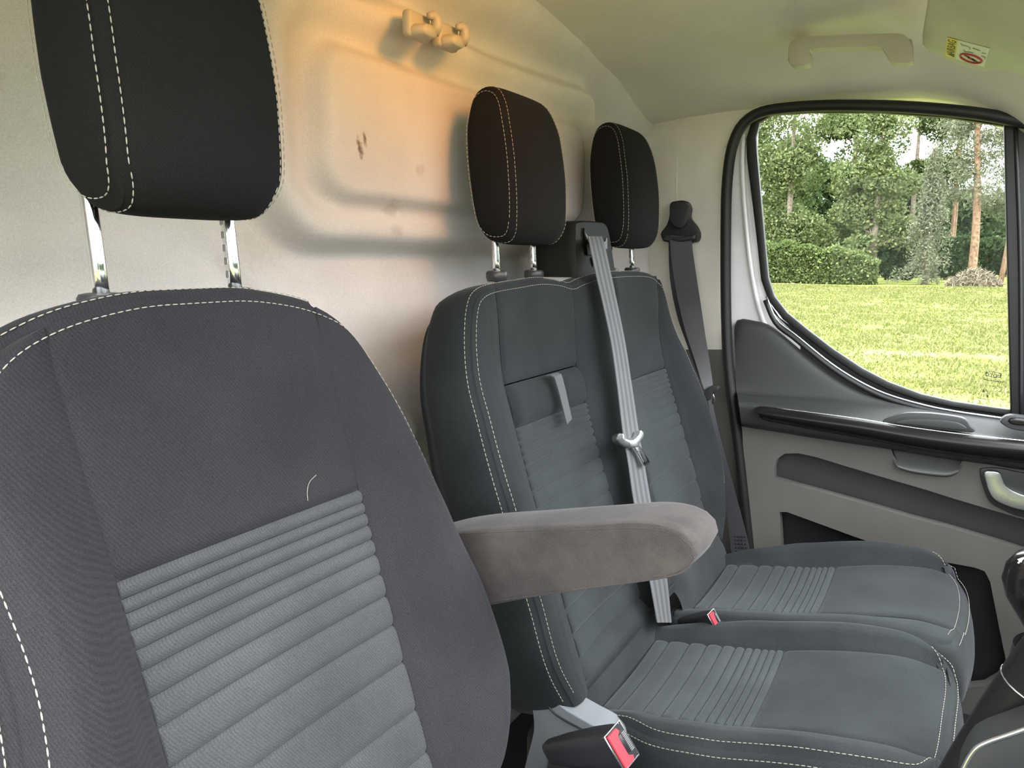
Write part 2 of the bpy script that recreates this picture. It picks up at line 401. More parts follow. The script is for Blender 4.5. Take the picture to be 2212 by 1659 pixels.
def headrest(parent, base, yc, wtop=0.089, wbot=0.098, h=0.238, lean=8, mat=None, notch_side=1, zb=0.041, fwd=0.025):
    """padded headrest on two chrome posts; base = point midway between the post feet"""
    mat = mat or M_HEAD; base = Vector(base); la = math.radians(lean)
    eb = Vector((-math.sin(la), 0, math.cos(la))); ec = Vector((math.cos(la), 0, math.sin(la)))
    W = lambda a, b, c: base + Vector((0, 1, 0)) * a + eb * (zb + b) + ec * (c * (0.86 if c < 0 else 1) + fwd)
    # side profile (c depth, b height), closed, front at +c
    prof = spline([(0.044, 0.03), (0.050, 0.09), (0.048, 0.15), (0.036, 0.215), (0.012, 0.252), (-0.018, 0.262), (-0.042, 0.243), (-0.052, 0.18), (-0.050, 0.10), (-0.042, 0.035), (-0.026, 0.006), (0.000, -0.002), (0.026, 0.004)], 72, True); prof[:, 1] *= h / 0.262
    pc = prof.mean(0)
    fs = lambda c, k: c * (1 - k * float(sstep(-0.02, 0.035, c)))
    def half(b): return np.interp(b, [0, 0.03, 0.10, 0.18, 0.235, 0.27], [wbot - 0.012, wbot - 0.002, wbot, (wbot + wtop) / 2 + 0.003, wtop - 0.004, wtop - 0.018])
    prof[:, 1] *= 1.0
    # centre band
    n = len(prof); V = []; rows = np.sin(np.linspace(-1, 1, 17) * PI / 2)
    sx = 0.94
    for s in rows:
        for (c, b) in prof:
            k = 1 - 0.03 * abs(s) ** 4
            dep = 0.004 * math.exp(-((1 - abs(s)) * 0.09 / 0.004) ** 1.2)
            q = np.array([c, b]) - pc; r = np.linalg.norm(q); q = pc + q * (k - dep / max(r, 1e-6))
            V.append(W(s * half(b) * sx, q[1], fs(q[0], 0.34 * abs(s) ** 2.4)))
    hr = mk('headrest', V, gridfaces(len(rows), n, cv=True), mat, parent, origin=base, flip=True)
    for sg in (-1, 1):
        V = []; rr = [1.0, 0.985, 0.95, 0.88, 0.75, 0.5, 0.25, 0.1]
        for k in rr:
            for (c, b) in prof:
                q = pc + (np.array([c, b]) - pc) * 0.968 * k
                dome = 0.007 * (1 - k ** 3.0) - 0.004 * math.exp(-((1 - k) * 0.08 / 0.004)) + 0.0
                V.append(W(sg * (half(q[1]) * sx + dome), q[1], fs(q[0], 0.34)))
        V.append(sum((Vector(v) for v in V[-n:]), Vector()) / n); e0 = (len(rr) - 1) * n
        mk('side_panel', V, gridfaces(len(rr), n, cv=True) + [(e0 + (q_ + 1) % n, e0 + q_, len(V) - 1) for q_ in range(n)], mat, hr, flip=(sg < 0))
    cur = []
    for sg in (-1, 1):
        for off, kk in ((0.0075, 0.975), (-0.006, 0.955)):
            P = []
            for (c, b) in list(prof) + [prof[0]]:
                if off > 0:
                    q = pc + (np.array([c, b]) - pc) * 0.981; a = sg * (half(b) * sx - off); ss = abs(a) / (half(b) * sx)
                    q[0] = fs(q[0], 0.34 * ss ** 2.4) + (0.0006 if q[0] > 0 else -0.0004)
                    a *= 1.0
                else:
                    q = pc + (np.array([c, b]) - pc) * 0.905
                    q[0] = fs(q[0], 0.34)
                    a = sg * (half(q[1]) * sx + 0.0035)
                P.append(W(a, q[1], q[0]))
            cur.append(P)
    stitches('stitching', cur, M_STI, hr)
    for sg in (-1, 1):
        p0 = base + Vector((0, sg * 0.0625, 0)) - eb * 0.02; p1 = base + Vector((0, sg * 0.0625, 0)) + eb * (zb + 0.05)
        post = tube('post', [p0, p1], 0.0060, M_CHR, hr, seg=20, n=4)
        if sg == notch_side:
            bm = bmesh.new()
            for q in range(5):
                c = base + Vector((-0.001, sg * 0.0625 - 0.0050, 0)) + eb * (0.012 + 0.0115 * q)
                boxbm(bm, c - Vector((0.003, 0.0012, 0.0035)), c + Vector((0.003, 0.0012, 0.0035)), 0.001, 1)
            mkbm('notch', bm, M_NOT, hr, smooth=False)['kind'] = 'stuff'
        f = base + Vector((0, sg * 0.0625, -0.008))
        lathe('post_collar', [(0.0001, 0.008), (0.011, 0.008), (0.0155, 0.0070), (0.0172, 0.004), (0.0172, -0.003), (0.015, -0.009)], M_BLKS, f, (0, 0, 1), hr, 28)
    return hr

# ------------------------------------------------------------------ room shell of the cab
def roof_z(y): return float(np.interp(y, [-0.05, 0.05, 0.2, 0.5, 1.0, 1.32, 1.55, 1.72, 1.82, 1.90, 1.96], [1.36, 1.41, 1.455, 1.478, 1.475, 1.462, 1.432, 1.40, 1.365, 1.343, 1.337]))
def rr_dist(y, z, y0, y1, z0, z1, r):
    """signed distance to a rounded rectangle, positive inside"""
    cy, cz, hy, hz = (y0 + y1) / 2, (z0 + z1) / 2, (y1 - y0) / 2 - r, (z1 - z0) / 2 - r
    qy, qz = abs(y - cy) - hy, abs(z - cz) - hz
    return r - (math.hypot(max(qy, 0), max(qz, 0)) + min(max(qy, qz), 0))
def seg_dist(y, z, P):
    best = 9
    for (a, b), (c, d) in zip(P[:-1], P[1:]):
        t = max(0, min(1, ((y - a) * (c - a) + (z - b) * (d - b)) / ((c - a) ** 2 + (d - b) ** 2)))
        best = min(best, math.hypot(y - a - t * (c - a), z - b - t * (d - b)))
    return best
def bulk_x(y, z):
    zt = roof_z(y)
    d = min(zt - z, (1.97 - y) * 1.1) if y > 1.0 else zt - z
    x = -0.785
    x += 0.075 * (1 - float(sstep(0.0, 0.115, d)))
    if y < 1.9 and z > 0.7:
        do = rr_dist(y, z, 0.675, 1.70, 1.005, 1.375, 0.12)
        x += 0.046 * float(sstep(-0.004, 0.032, do)) - 0.018 * float(sstep(0.040, 0.082, do))
        di = rr_dist(y, z, 0.765, 1.60, 1.068, 1.292, 0.065)
        x += 0.030 * float(sstep(-0.003, 0.026, di))
        x -= 0.022 * math.exp(-((do + 0.018) / 0.026) ** 2) * float(sstep(1.16, 1.28, z)) * float(sstep(0.85, 1.0, y))
        # hook boss
        x += 0.03 * math.exp(-(((y - 0.985) / 0.085) ** 4 + ((z - 1.35) / 0.04) ** 4))
    q = z - float(np.interp(y, [-0.1, 0.55, 0.75, 1.1, 2], [1.03, 1.02, 0.90, 0.70, 0.60]))
    x += 0.014 * float(sstep(-0.02, 0.012, -q))
    dd = seg_dist(y, z, [(0.60, 1.06), (0.66, 1.00), (0.75, 0.93), (0.90, 0.83), (1.0, 0.72)])
    x += 0.010 * math.exp(-(dd / 0.02) ** 2)
    return x
ny, nz = 260, 220
V = []
for i in range(ny):
    y = -0.06 + (1.97 + 0.06) * i / (ny - 1)
    for j in range(nz):
        t = j / (nz - 1); z = (roof_z(y) + 0.02) * t
        V.append((bulk_x(y, z), y, z))
M_BULK = felt('bulkhead_felt', (0.62, 0.575, 0.54), blotch=0.07, stains=[
    ((-0.75, 0.842, 1.150), (0.012, 0.030), 0.25, 0.9, (0.10, 0.06, 0.035)), ((-0.75, 0.853, 1.163), (0.008, 0.022), 0.25, 0.85, (0.11, 0.07, 0.04)),
    ((-0.75, 0.93, 1.075), (0.05, 0.03), 0.0, 0.28, (0.22, 0.15, 0.09)), ((-0.75, 0.935, 1.043), (0.035, 0.02), 0.0, 0.28, (0.25, 0.17, 0.1)),
    ((-0.75, 0.98, 1.135), (0.03, 0.02), 0.3, 0.25, (0.28, 0.2, 0.13)), ((-0.76, 0.40, 1.17), (0.02, 0.035), 0.9, 0.35, (0.2, 0.16, 0.13)),
    ((-0.76, 0.70, 1.01), (0.14, 0.06), 0.1, 0.22, (0.42, 0.30, 0.2))])
o = mk('wall_back', V, gridfaces(ny, nz), M_BULK); props(o, 'felt covered bulkhead with pressed rounded panel behind the seats', kind='structure')

# ceiling
ys = np.r_[np.linspace(-0.05, 1.5, 40), np.linspace(1.52, 1.96, 30)]
xs = np.linspace(-0.79, 0.13, 60)
def low_z(x): return float(np.interp(x, [-0.8, -0.45, -0.28, -0.1, 0.05, 0.2], [1.335, 1.337, 1.337, 1.325, 1.278, 1.20]))
V = []
for x in xs:
    drop = -0.11 * max(0, (x + 0.05) / 0.25) ** 1.6
    for y in ys:
        z = roof_z(y) + drop
        k = float(sstep(1.55, 1.93, y)); z = z + (low_z(x) - 1.337) * k * 0.8
        V.append((x, y, z + 0.004))
o = mk('ceiling', V, gridfaces(len(xs), len(ys)), M_HEADL); props(o, 'beige cloth headliner above the cab', kind='structure')
V2 = [(x, y, 1.56 - 0.12 * max(0, x)) for x in (-0.85, 0.14) for y in (-0.1, 2.05)]
props(mk('ceiling', V2, [(0, 1, 3, 2)], M_WHT), kind='structure')
# floor and hidden closing walls
props(box('floor', (-0.8, -0.02, -0.03), (0.9, 1.97, 0.0), M_CARP, bev=0), kind='structure')
props(box('wall_right', (-0.80, -0.06, 0.0), (-0.52, -0.02, 1.40), M_BEI, bev=0.01), kind='structure')
props(box('wall_left', (-0.80, 1.985, -0.05), (0.95, 2.02, 0.60), M_DGR, bev=0.005), kind='structure')
props(box('wall_left', (-0.82, 1.985, 0.5), (-0.46, 2.02, 1.52), M_BEI, bev=0.005), kind='structure')
props(box('wall_left', (0.30, 1.97, 0.5), (0.97, 2.02, 0.93), M_DGR, bev=0.01), kind='structure')
props(box('wall_right', (0.42, -0.08, -0.05), (0.97, -0.02, 0.95), M_WHT, bev=0.01), kind='structure')
props(box('wall_right', (-0.80, -0.06, 1.36), (0.14, -0.02, 1.54), M_BEI, bev=0.01), kind='structure')
for y_ in (-0.05, 1.97):
    props(tube('trim_4' if y_ < 0 else 'trim_5', [(0.80, y_, 0.92), (0.45, y_ + (0.02 if y_ < 0 else -0.02), 1.16), (0.12, y_ + (0.05 if y_ < 0 else -0.05), 1.38)], 0.035, M_BEI, None, seg=10, n=14), 'windscreen pillar', kind='structure')
# short white bonnet beyond the windscreen
rows = []
for x_ in np.linspace(0.97, 1.80, 14):
    rows.append([(x_, y_, 0.92 - 0.30 * ((x_ - 0.97) / 0.89) ** 1.6 - 0.06 * abs((y_ - 0.96) / 1.0) ** 3) for y_ in np.linspace(0.0, 1.93, 20)])
props(loft('bonnet', rows + [[(1.86, y_, -0.2) for y_ in np.linspace(0.0, 1.93, 20)]], M_WHT), 'short white bonnet ahead of the dashboard', 'bonnet')
# the driver's door standing open beside the camera
dd = thing('door_2', (0.44, -0.05, 0.0), 'open driver door hinged beside the dashboard', None, kind='structure')
M4 = Matrix.Translation((0.44, -0.07, 0)) @ Matrix.Rotation(math.radians(-112), 4, 'Z')
box('door_panel', (0.0, -0.04, 0.02), (0.95, 0.04, 0.66), M_DGR, dd, bev=0.02, mat4=M4)
box('door_post', (0.88, -0.03, 0.66), (0.95, 0.03, 1.30), M_WHT, dd, bev=0.01, mat4=M4)
box('door_rail', (0.45, -0.03, 1.25), (0.95, 0.03, 1.30), M_WHT, dd, bev=0.01, mat4=M4)
# dashboard in front (mostly outside the picture on the right)
D = [(0.95, 0.0), (0.62, 0.05), (0.50, 0.30), (0.34, 0.52), (0.30, 0.66), (0.34, 0.80), (0.45, 0.86), (0.70, 0.90), (0.95, 0.92)]
D = spline(D, 40)
rows = []
for y in np.linspace(0.02, 1.90, 24): rows.append([(x, y, z + 0.01 * math.sin(y * 6)) for x, z in D])
o = loft('dashboard', rows, M_DGR); props(o, 'dark grey dashboard along the front of the cab', 'dashboard')

# ------------------------------------------------------------------ driver's seat
DF = Frame((-0.52, 0.409, 0.955), 'back', 17)
seat = thing('driver_seat', (-0.30, 0.413, 0.0), 'charcoal cloth driver seat with padded armrest, nearest the camera', 'seat')
HALF = [(0.0, 0.0175), (0.05, 0.0165), (0.10, 0.0085), (0.135, -0.003), (0.160, -0.018), (0.180, -0.041), (0.193, -0.072), (0.203, -0.105), (0.209, -0.15), (0.214, -0.20), (0.220, -0.25), (0.232, -0.305), (0.238, -0.355), (0.237, -0.40), (0.224, -0.445), (0.195, -0.475), (0.14, -0.497), (0.0, -0.507)]
def bolster_h(b): return float(np.interp(b, [-0.52, -0.47, -0.40, -0.30, -0.22, -0.15, -0.10, -0.05, 0.0], [0.02, 0.034, 0.044, 0.042, 0.034, 0.022, 0.012, 0.004, 0.0]))
half = spline(HALF, 90)
WD = interp(half[:len(half)][::-1][:, 1], half[::-1][:, 0])
b_top = interp(half[:45, 0], half[:45, 1])
WDL = lambda b: WD(b) * (1 - 0.065 * float(sstep(0.08, 0.22, -b)))
AI = interp([-0.5, -0.3, -0.17, -0.10, 0.02], [0.119, 0.119, 0.121, 0.123, 0.125])
def d_surf(a, b):
    ai, wd = AI(b), (WD(b) if a >= 0 else WDL(b)); x = abs(a)
    if x <= ai: return -0.007 * (1 - (x / ai) ** 2) * float(np.interp(b, [-0.3, -0.1, 0], [1, 0.6, 0]))
    s = (x - ai) / max(wd - ai, 1e-3)
    return bolster_h(b) * float(np.interp(s, [0, 0.15, 0.35, 0.55, 0.75, 0.9, 1.0], [0, 0.2, 0.62, 0.92, 1.0, 0.93, 0.78])) - 0.014 * max(0, s - 0.72) ** 2 / 0.08
RB = [-0.175, -0.187, -0.197, -0.209, -0.2225, -0.237, -0.256, -0.277, -0.305, -0.341, -0.387, -0.428, -0.468, -0.505]
b_of_s = lambda s: b_top(abs(2 * s - 1) * AI(0.0)) - 0.0004
patch('upper_panel', DF, d_surf, lambda b: -AI(b), AI, lambda s: RB[0], b_of_s, M_FAB, seat, 44, 40, tuck=(0.6, 0.6, 1, 0.0), depth=0.004, rad=0.004, pillow=0.0)
for k in range(len(RB) - 1):
    patch('padded_rib', DF, d_surf, lambda b: -AI(b), AI, RB[k + 1] + 0.0003, RB[k] - 0.0003, M_RIB, seat, 36, 12, depth=0.0026, rad=0.0022, pillow=0.0012, tuck=(.6, .6, 1, 1))
for sg in (-1, 1):
    A = (lambda b: AI(b)) if sg > 0 else (lambda b: -WDL(b)); Bq = (lambda b: WD(b)) if sg > 0 else (lambda b: -AI(b))
    patch('side_bolster', DF, d_surf, A, Bq, -0.497, 0.001, M_FAB, seat, 36, 90, tuck=(0.6 if sg > 0 else 0, 0.6 if sg < 0 else 0, 0, 0), depth=0.004, rad=0.005)
def underlay(name, fr, surf, lo, hi, b0, b1, mat, parent, off=0.0045, na=40, nb=50):
    V = []
    for b in np.linspace(b0, b1, nb):
        for s in np.linspace(0, 1, na):
            a = lo(b) + (hi(b) - lo(b)) * s; V.append(fr.w(a, b, surf(a, b) - off))
    return mk(name, V, gridfaces(nb, na), mat, parent)
def full_contour(h, surf):
    L = [(a, b) for a, b in h]; Fq = L + [(-a, b) for a, b in L[::-1][1:-1]]
    return [(a, b, surf(a * 0.999, b)) for a, b in Fq]
cont = full_contour([tuple(p) for p in half], d_surf)
cont = [(a if a >= 0 else a * (1 - 0.065 * float(sstep(0.08, 0.22, -b))), b, c) for a, b, c in cont]
cont = [(a, b, d_surf(a * 0.999, b)) for a, b, c in cont]
Dp = [0.060 + 0.045 * float(sstep(0.0, -0.25, b)) for a, b, c in cont]
Dp = [float(np.interp(b, [-0.5, -0.25, 0.02], [0.10, 0.10, 0.07])) for a, b, c in cont]
underlay('inner_cover', DF, d_surf, lambda b: -WDL(b), WD, -0.50, 0.0165, M_FAB, seat)
gusset('backrest', DF, cont, Dp, M_FAB, seat, bulge=0.012, nring=10, end_in=0.015)
def seam_pts(fr, cont, inward, lift, lo=-9, sel=None):
    C = np.array(cont); P = []
    ctr = C[:, :2].mean(0)
    for i in range(len(C)):
        if C[i, 1] < lo or (sel and not sel(C[i])): continue
        t = C[(i + 1) % len(C), :2] - C[i - 1, :2]; q = np.array([t[1], -t[0]]); q /= np.linalg.norm(q) + 1e-9
        if q.dot(C[i, :2] - ctr) < 0: q = -q
        a, b = C[i, :2] - q * inward
        P.append((a, b, C[i, 2], lift, q))
    return P
def stitch_pair(fr, cont, surf, order, dz_out=-0.0075):
    C = np.array(cont); ctr = C[:, :2].mean(0); P1, P2 = [], []
    for i in order:
        t = C[(i + 1) % len(C), :2] - C[i - 1, :2]; q = np.array([t[1], -t[0]]); q /= np.linalg.norm(q) + 1e-9
        if q.dot(C[i, :2] - ctr) < 0: q = -q
        a, b = C[i, :2] - q * 0.0065
        P1.append(fr.w(a, b, surf(a, b) + 0.0004))
        a, b = C[i, :2] + q * 0.0075
        P2.append(fr.w(a, b, C[i, 2] + dz_out))
    return [P1, P2]
n = len(cont); order = [i for i in range(n) if cont[i][1] > -0.47]
order = [i for i in order if i > n / 2] + [i for i in order if i <= n / 2]
stitches('stitching', stitch_pair(DF, cont, d_surf, order), M_STI, seat)
headrest(seat, (-0.56, 0.413, 0.975), 0.413, lean=5, zb=0.056, fwd=0.030, wtop=0.074, wbot=0.084)
# a stray pale hair on the upper panel
# armrest folded down on the passenger side
ARM = [(-0.50, 0.690), (-0.43, 0.713), (-0.30, 0.743), (-0.235, 0.757), (-0.200, 0.754), (-0.186, 0.739), (-0.193, 0.722), (-0.215, 0.708), (-0.30, 0.675), (-0.39, 0.640), (-0.50, 0.598), (-0.54, 0.62), (-0.545, 0.665)]
arm = spline(ARM, 72, True); ac = arm.mean(0); V = []
ya, yb = 0.660, 0.735
secs = [(0.0, 0.80, -0.002), (0.0, 0.93, -0.001), (0.002, 0.975, 0), (0.009, 1.0, 0), (0.03, 1.008, 0), (0.05, 1.008, 0), (0.066, 1.0, 0), (0.073, 0.965, 0), (0.075, 0.9, 0)]
for dy, k, e in secs:
    for x, z in arm:
        q = np.array([x, z]) - ac; nq = q / np.linalg.norm(q)
        ins = (1 - k) * 0.045 if k < 1 else (1 - k) * 0.2
        p = np.array([x, z]) - nq * ins
        V.append((p[0], ya + dy, p[1]))
Fc = gridfaces(len(secs), len(arm), cv=True); nn_ = len(arm)
Fc += [tuple(reversed(range(nn_))), tuple(range((len(secs) - 1) * nn_, len(secs) * nn_))]
armr = mk('armrest', V, Fc, M_ARM, seat); props(armr, 'worn grey brown armrest folded level'); autosmooth(armr, 60)
seamP = [(x - (x - ac[0]) * 0.02, ya + 0.0005, z - (z - ac[1]) * 0.09) for x, z in arm[:60]]
tube('seam_piping', [(p[0], ya + 0.0008, p[2]) for p in seamP], 0.0011, M_ARM, armr, seg=6)
# cushion of the driver's seat (below the frame) and its side valance
CF = Frame((-0.40, 0.413, 0.40), 'cush', 8)
hc = spline([(0.0, -0.02), (0.16, -0.02), (0.215, 0.02), (0.225, 0.15), (0.225, 0.28), (0.215, 0.40), (0.17, 0.445), (0.0, 0.455)], 60)
c_surf = lambda a, b: 0.02 * float(sstep(0.12, 0.18, abs(a))) - 0.02 * float(sstep(0.40, 0.455, b))
cont2 = full_contour([tuple(p) for p in hc], c_surf)
wd2 = interp(hc[:, 1], hc[:, 0])
patch('cushion', CF, c_surf, lambda b: -wd2(b), wd2, -0.019, 0.4545, M_FAB, seat, 40, 40, tuck=(1, 1, 0, 0))
gusset('cushion_band', CF, cont2, 0.11, M_FAB, seat, bulge=0.01, nring=6)
box('seat_base', (-0.44, 0.24, 0.0), (-0.02, 0.59, 0.30), M_BLK, seat, bev=0.02)
plate_pts = [(-0.56, 0.385), (-0.44, 0.445), (-0.36, 0.400), (-0.335, 0.36), (-0.33, 0.24), (-0.56, 0.24)]
plate('side_valance', [[(x, z) for x, z in plate_pts]], 0.655, 0.02, M_LGR, seat, bev=0.005, proj=False)

# ------------------------------------------------------------------ double passenger seat
bench = thing('double_passenger_seat', (-0.30, 1.25, 0.0), 'charcoal double passenger seat with two headrests against the bulkhead', 'seat')
BF = Frame((-0.60, 1.0, 0.965), 'back', 17)
c_base = lambda b: 0.024 * float(sstep(-0.16, 0.0, b))
# outer contour (front stitch line) of the wide backrest, clockwise from bottom-left
BC = [(-0.120, -0.60), (-0.150, -0.53), (-0.160, -0.45), (-0.163, -0.36), (-0.165, -0.27), (-0.160, -0.19), (-0.150, -0.115), (-0.138, -0.066), (-0.124, -0.038), (-0.104, -0.022), (-0.060, -0.013), (0.03, -0.007), (0.10, -0.004), (0.160, -0.009), (0.200, -0.017), (0.24, -0.011), (0.32, -0.003), (0.45, 0.001), (0.55, 0.0), (0.605, -0.006), (0.632, -0.020), (0.648, -0.05), (0.664, -0.10), (0.695, -0.18), (0.722, -0.26), (0.738, -0.33), (0.742, -0.40), (0.735, -0.46), (0.715, -0.51), (0.685, -0.56), (0.62, -0.60)]
bc = spline(BC, 200)
kL = int(np.argmin(np.abs(bc[:, 0] + 0.06) + 5 * np.abs(bc[:, 1] + 0.013)))
kR = int(np.argmin(np.abs(bc[:, 0] - 0.605) + 5 * np.abs(bc[:, 1] + 0.006)))
WL = interp(bc[:kL + 1, 1], bc[:kL + 1, 0]); WR = interp(bc[kR:, 1][::-1], bc[kR:, 0][::-1])
TOPB = interp(bc[kL - 12:kR + 12, 0], bc[kL - 12:kR + 12, 1])
# seams: i0..i1 middle insert, o0..o1 outer insert
i0 = interp([-0.6, -0.3, -0.15, 0.0], [-0.045, -0.058, -0.056, -0.052]); i1 = interp([-0.6, -0.3, -0.15, 0.0], [0.200, 0.184, 0.190, 0.200])
o0 = interp([-0.6, -0.4, -0.2, 0.0], [0.355, 0.360, 0.376, 0.392]); o1 = interp([-0.6, -0.45, -0.2, 0.0], [0.612, 0.618, 0.606, 0.630])
def b_surf(a, b):
    A0, A1, A2, A3 = i0(b), i1(b), o0(b), o1(b); wl, wr = WL(b), WR(b)
    hb = float(np.interp(b, [-0.6, -0.45, -0.3, -0.18, -0.08, 0.0], [0.022, 0.034, 0.034, 0.026, 0.012, 0.003]))
    prof = lambda s: float(np.interp(s, [0, 0.15, 0.35, 0.6, 0.8, 0.92, 1.0], [0, 0.2, 0.6, 0.95, 1.0, 0.9, 0.72]))
    c = c_base(b)
    if a < A0: return c + hb * prof((A0 - a) / max(A0 - wl, 1e-3))
    if a > A3: return c + hb * prof((a - A3) / max(wr - A3, 1e-3))
    if A1 < a < A2:
        s = (a - A1) / (A2 - A1); return c + 0.45 * hb * math.sin(PI * s) ** 0.8
    u0, u1 = (A0, A1) if a <= A1 else (A2, A3)
    s = (a - u0) / (u1 - u0)
    return c - 0.006 * math.sin(PI * s)
top_mid = lambda s: TOPB(i0(0) + s * (i1(0) - i0(0))) - 0.0004
top_out = lambda s: TOPB(o0(0) + s * (o1(0) - o0(0))) - 0.0004
patch('upper_panel', BF, b_surf, i0, i1, lambda s: -0.150, top_mid, M_BEN, bench, 36, 36, depth=0.004, rad=0.004, pillow=0.002, tuck=(.8, .8, 1, 0))
patch('upper_panel', BF, b_surf, o0, o1, lambda s: -0.207, top_out, M_BEN, bench, 36, 40, depth=0.004, rad=0.004, pillow=0.002, tuck=(.8, .8, 1, 0))
# fold-down flap with pull strap in the middle back
flap = patch('table_flap', BF, lambda a, b: b_surf(a, b) + 0.004, lambda b: i0(b) + 0.001, lambda b: i1(b) + 0.004, -0.2155, -0.152, M_BEN, bench, 34, 24, depth=0.008, rad=0.006, pillow=0.004)
RM = [-0.2165, -0.226, -0.236, -0.247, -0.259, -0.273, -0.290, -0.312, -0.338, -0.372, -0.412, -0.455, -0.492, -0.530, -0.568, -0.60]
for k in range(len(RM) - 1):
    patch('padded_rib', BF, b_surf, i0, i1, RM[k + 1] + 0.0003, RM[k] - 0.0003, M_BRB, bench, 26, 10, depth=0.003, rad=0.0024, pillow=0.0014, tuck=(.6, .6, 1, 1))
RO = [-0.2085, -0.219, -0.229, -0.240, -0.252, -0.267, -0.286, -0.307, -0.334, -0.368, -0.410, -0.463, -0.507, -0.55, -0.60]
for k in range(len(RO) - 1):
    patch('padded_rib', BF, b_surf, o0, o1, RO[k + 1] + 0.0003, RO[k] - 0.0003, M_BRB, bench, 26, 10, depth=0.003, rad=0.0024, pillow=0.0014, tuck=(.6, .6, 1, 1))
patch('side_bolster', BF, b_surf, WL, i0, -0.60, -0.014, M_BEN, bench, 26, 80, tuck=(0, 0.8, 0, 0), depth=0.004, rad=0.005)
patch('centre_bolster', BF, b_surf, i1, o0, lambda s: -0.60, lambda s: TOPB(i1(0) + s * (o0(0) - i1(0))) - 0.002, M_BEN, bench, 24, 80, tuck=(0.8, 0.8, 0, 0.6), depth=0.004, rad=0.005)
patch('side_bolster', BF, b_surf, o1, WR, -0.60, -0.008, M_BEN, bench, 26, 80, tuck=(0.8, 0, 0, 0), depth=0.004, rad=0.005)
contb = [(a, b, b_surf(a + (0.001 if a < 0.2 else -0.001), b)) for a, b in bc]
Dp = [float(np.interp(b, [-0.6, -0.30, -0.02], [0.135, 0.125, 0.095])) for a, b, c in contb]
Dp = [d * (1.0 if a < 0.5 else 0.8) for d, (a, b, c) in zip(Dp, contb)]
gusset('backrest', BF, contb, Dp, M_BEN, bench, bulge=0.012, nring=10, end_in=0.015)
stitches('stitching', stitch_pair(BF, contb, b_surf, [i for i in range(2, len(contb) - 14) if contb[i][1] > -0.585]), M_STI, bench)
for yc, hk in ((1.122, 1.0), (1.586, 1.065)):
    headrest(bench, (-0.64, yc, 0.982), yc, lean=4, h=0.240 * hk, wtop=0.090 * hk, wbot=0.100 * hk, fwd=0.022)
# flap strap
sl = [BF.w(0.058, -0.1535, 0.006 + c_base(-0.153)), BF.w(0.060, -0.157, 0.017), BF.w(0.062, -0.175, 0.018), BF.w(0.066, -0.20, 0.016), BF.w(0.069, -0.228, 0.014), BF.w(0.071, -0.236, 0.013)]
sr = [p + Vector((0, 0.027, 0)) for p in sl]; sr = [p + Vector((0, -0.002 * k, 0.001 * k)) for k, p in enumerate(sr)]
ribbon('pull_strap', sl, sr, 0.0016, [M_WEBD], bench, lanes=3, n=14)

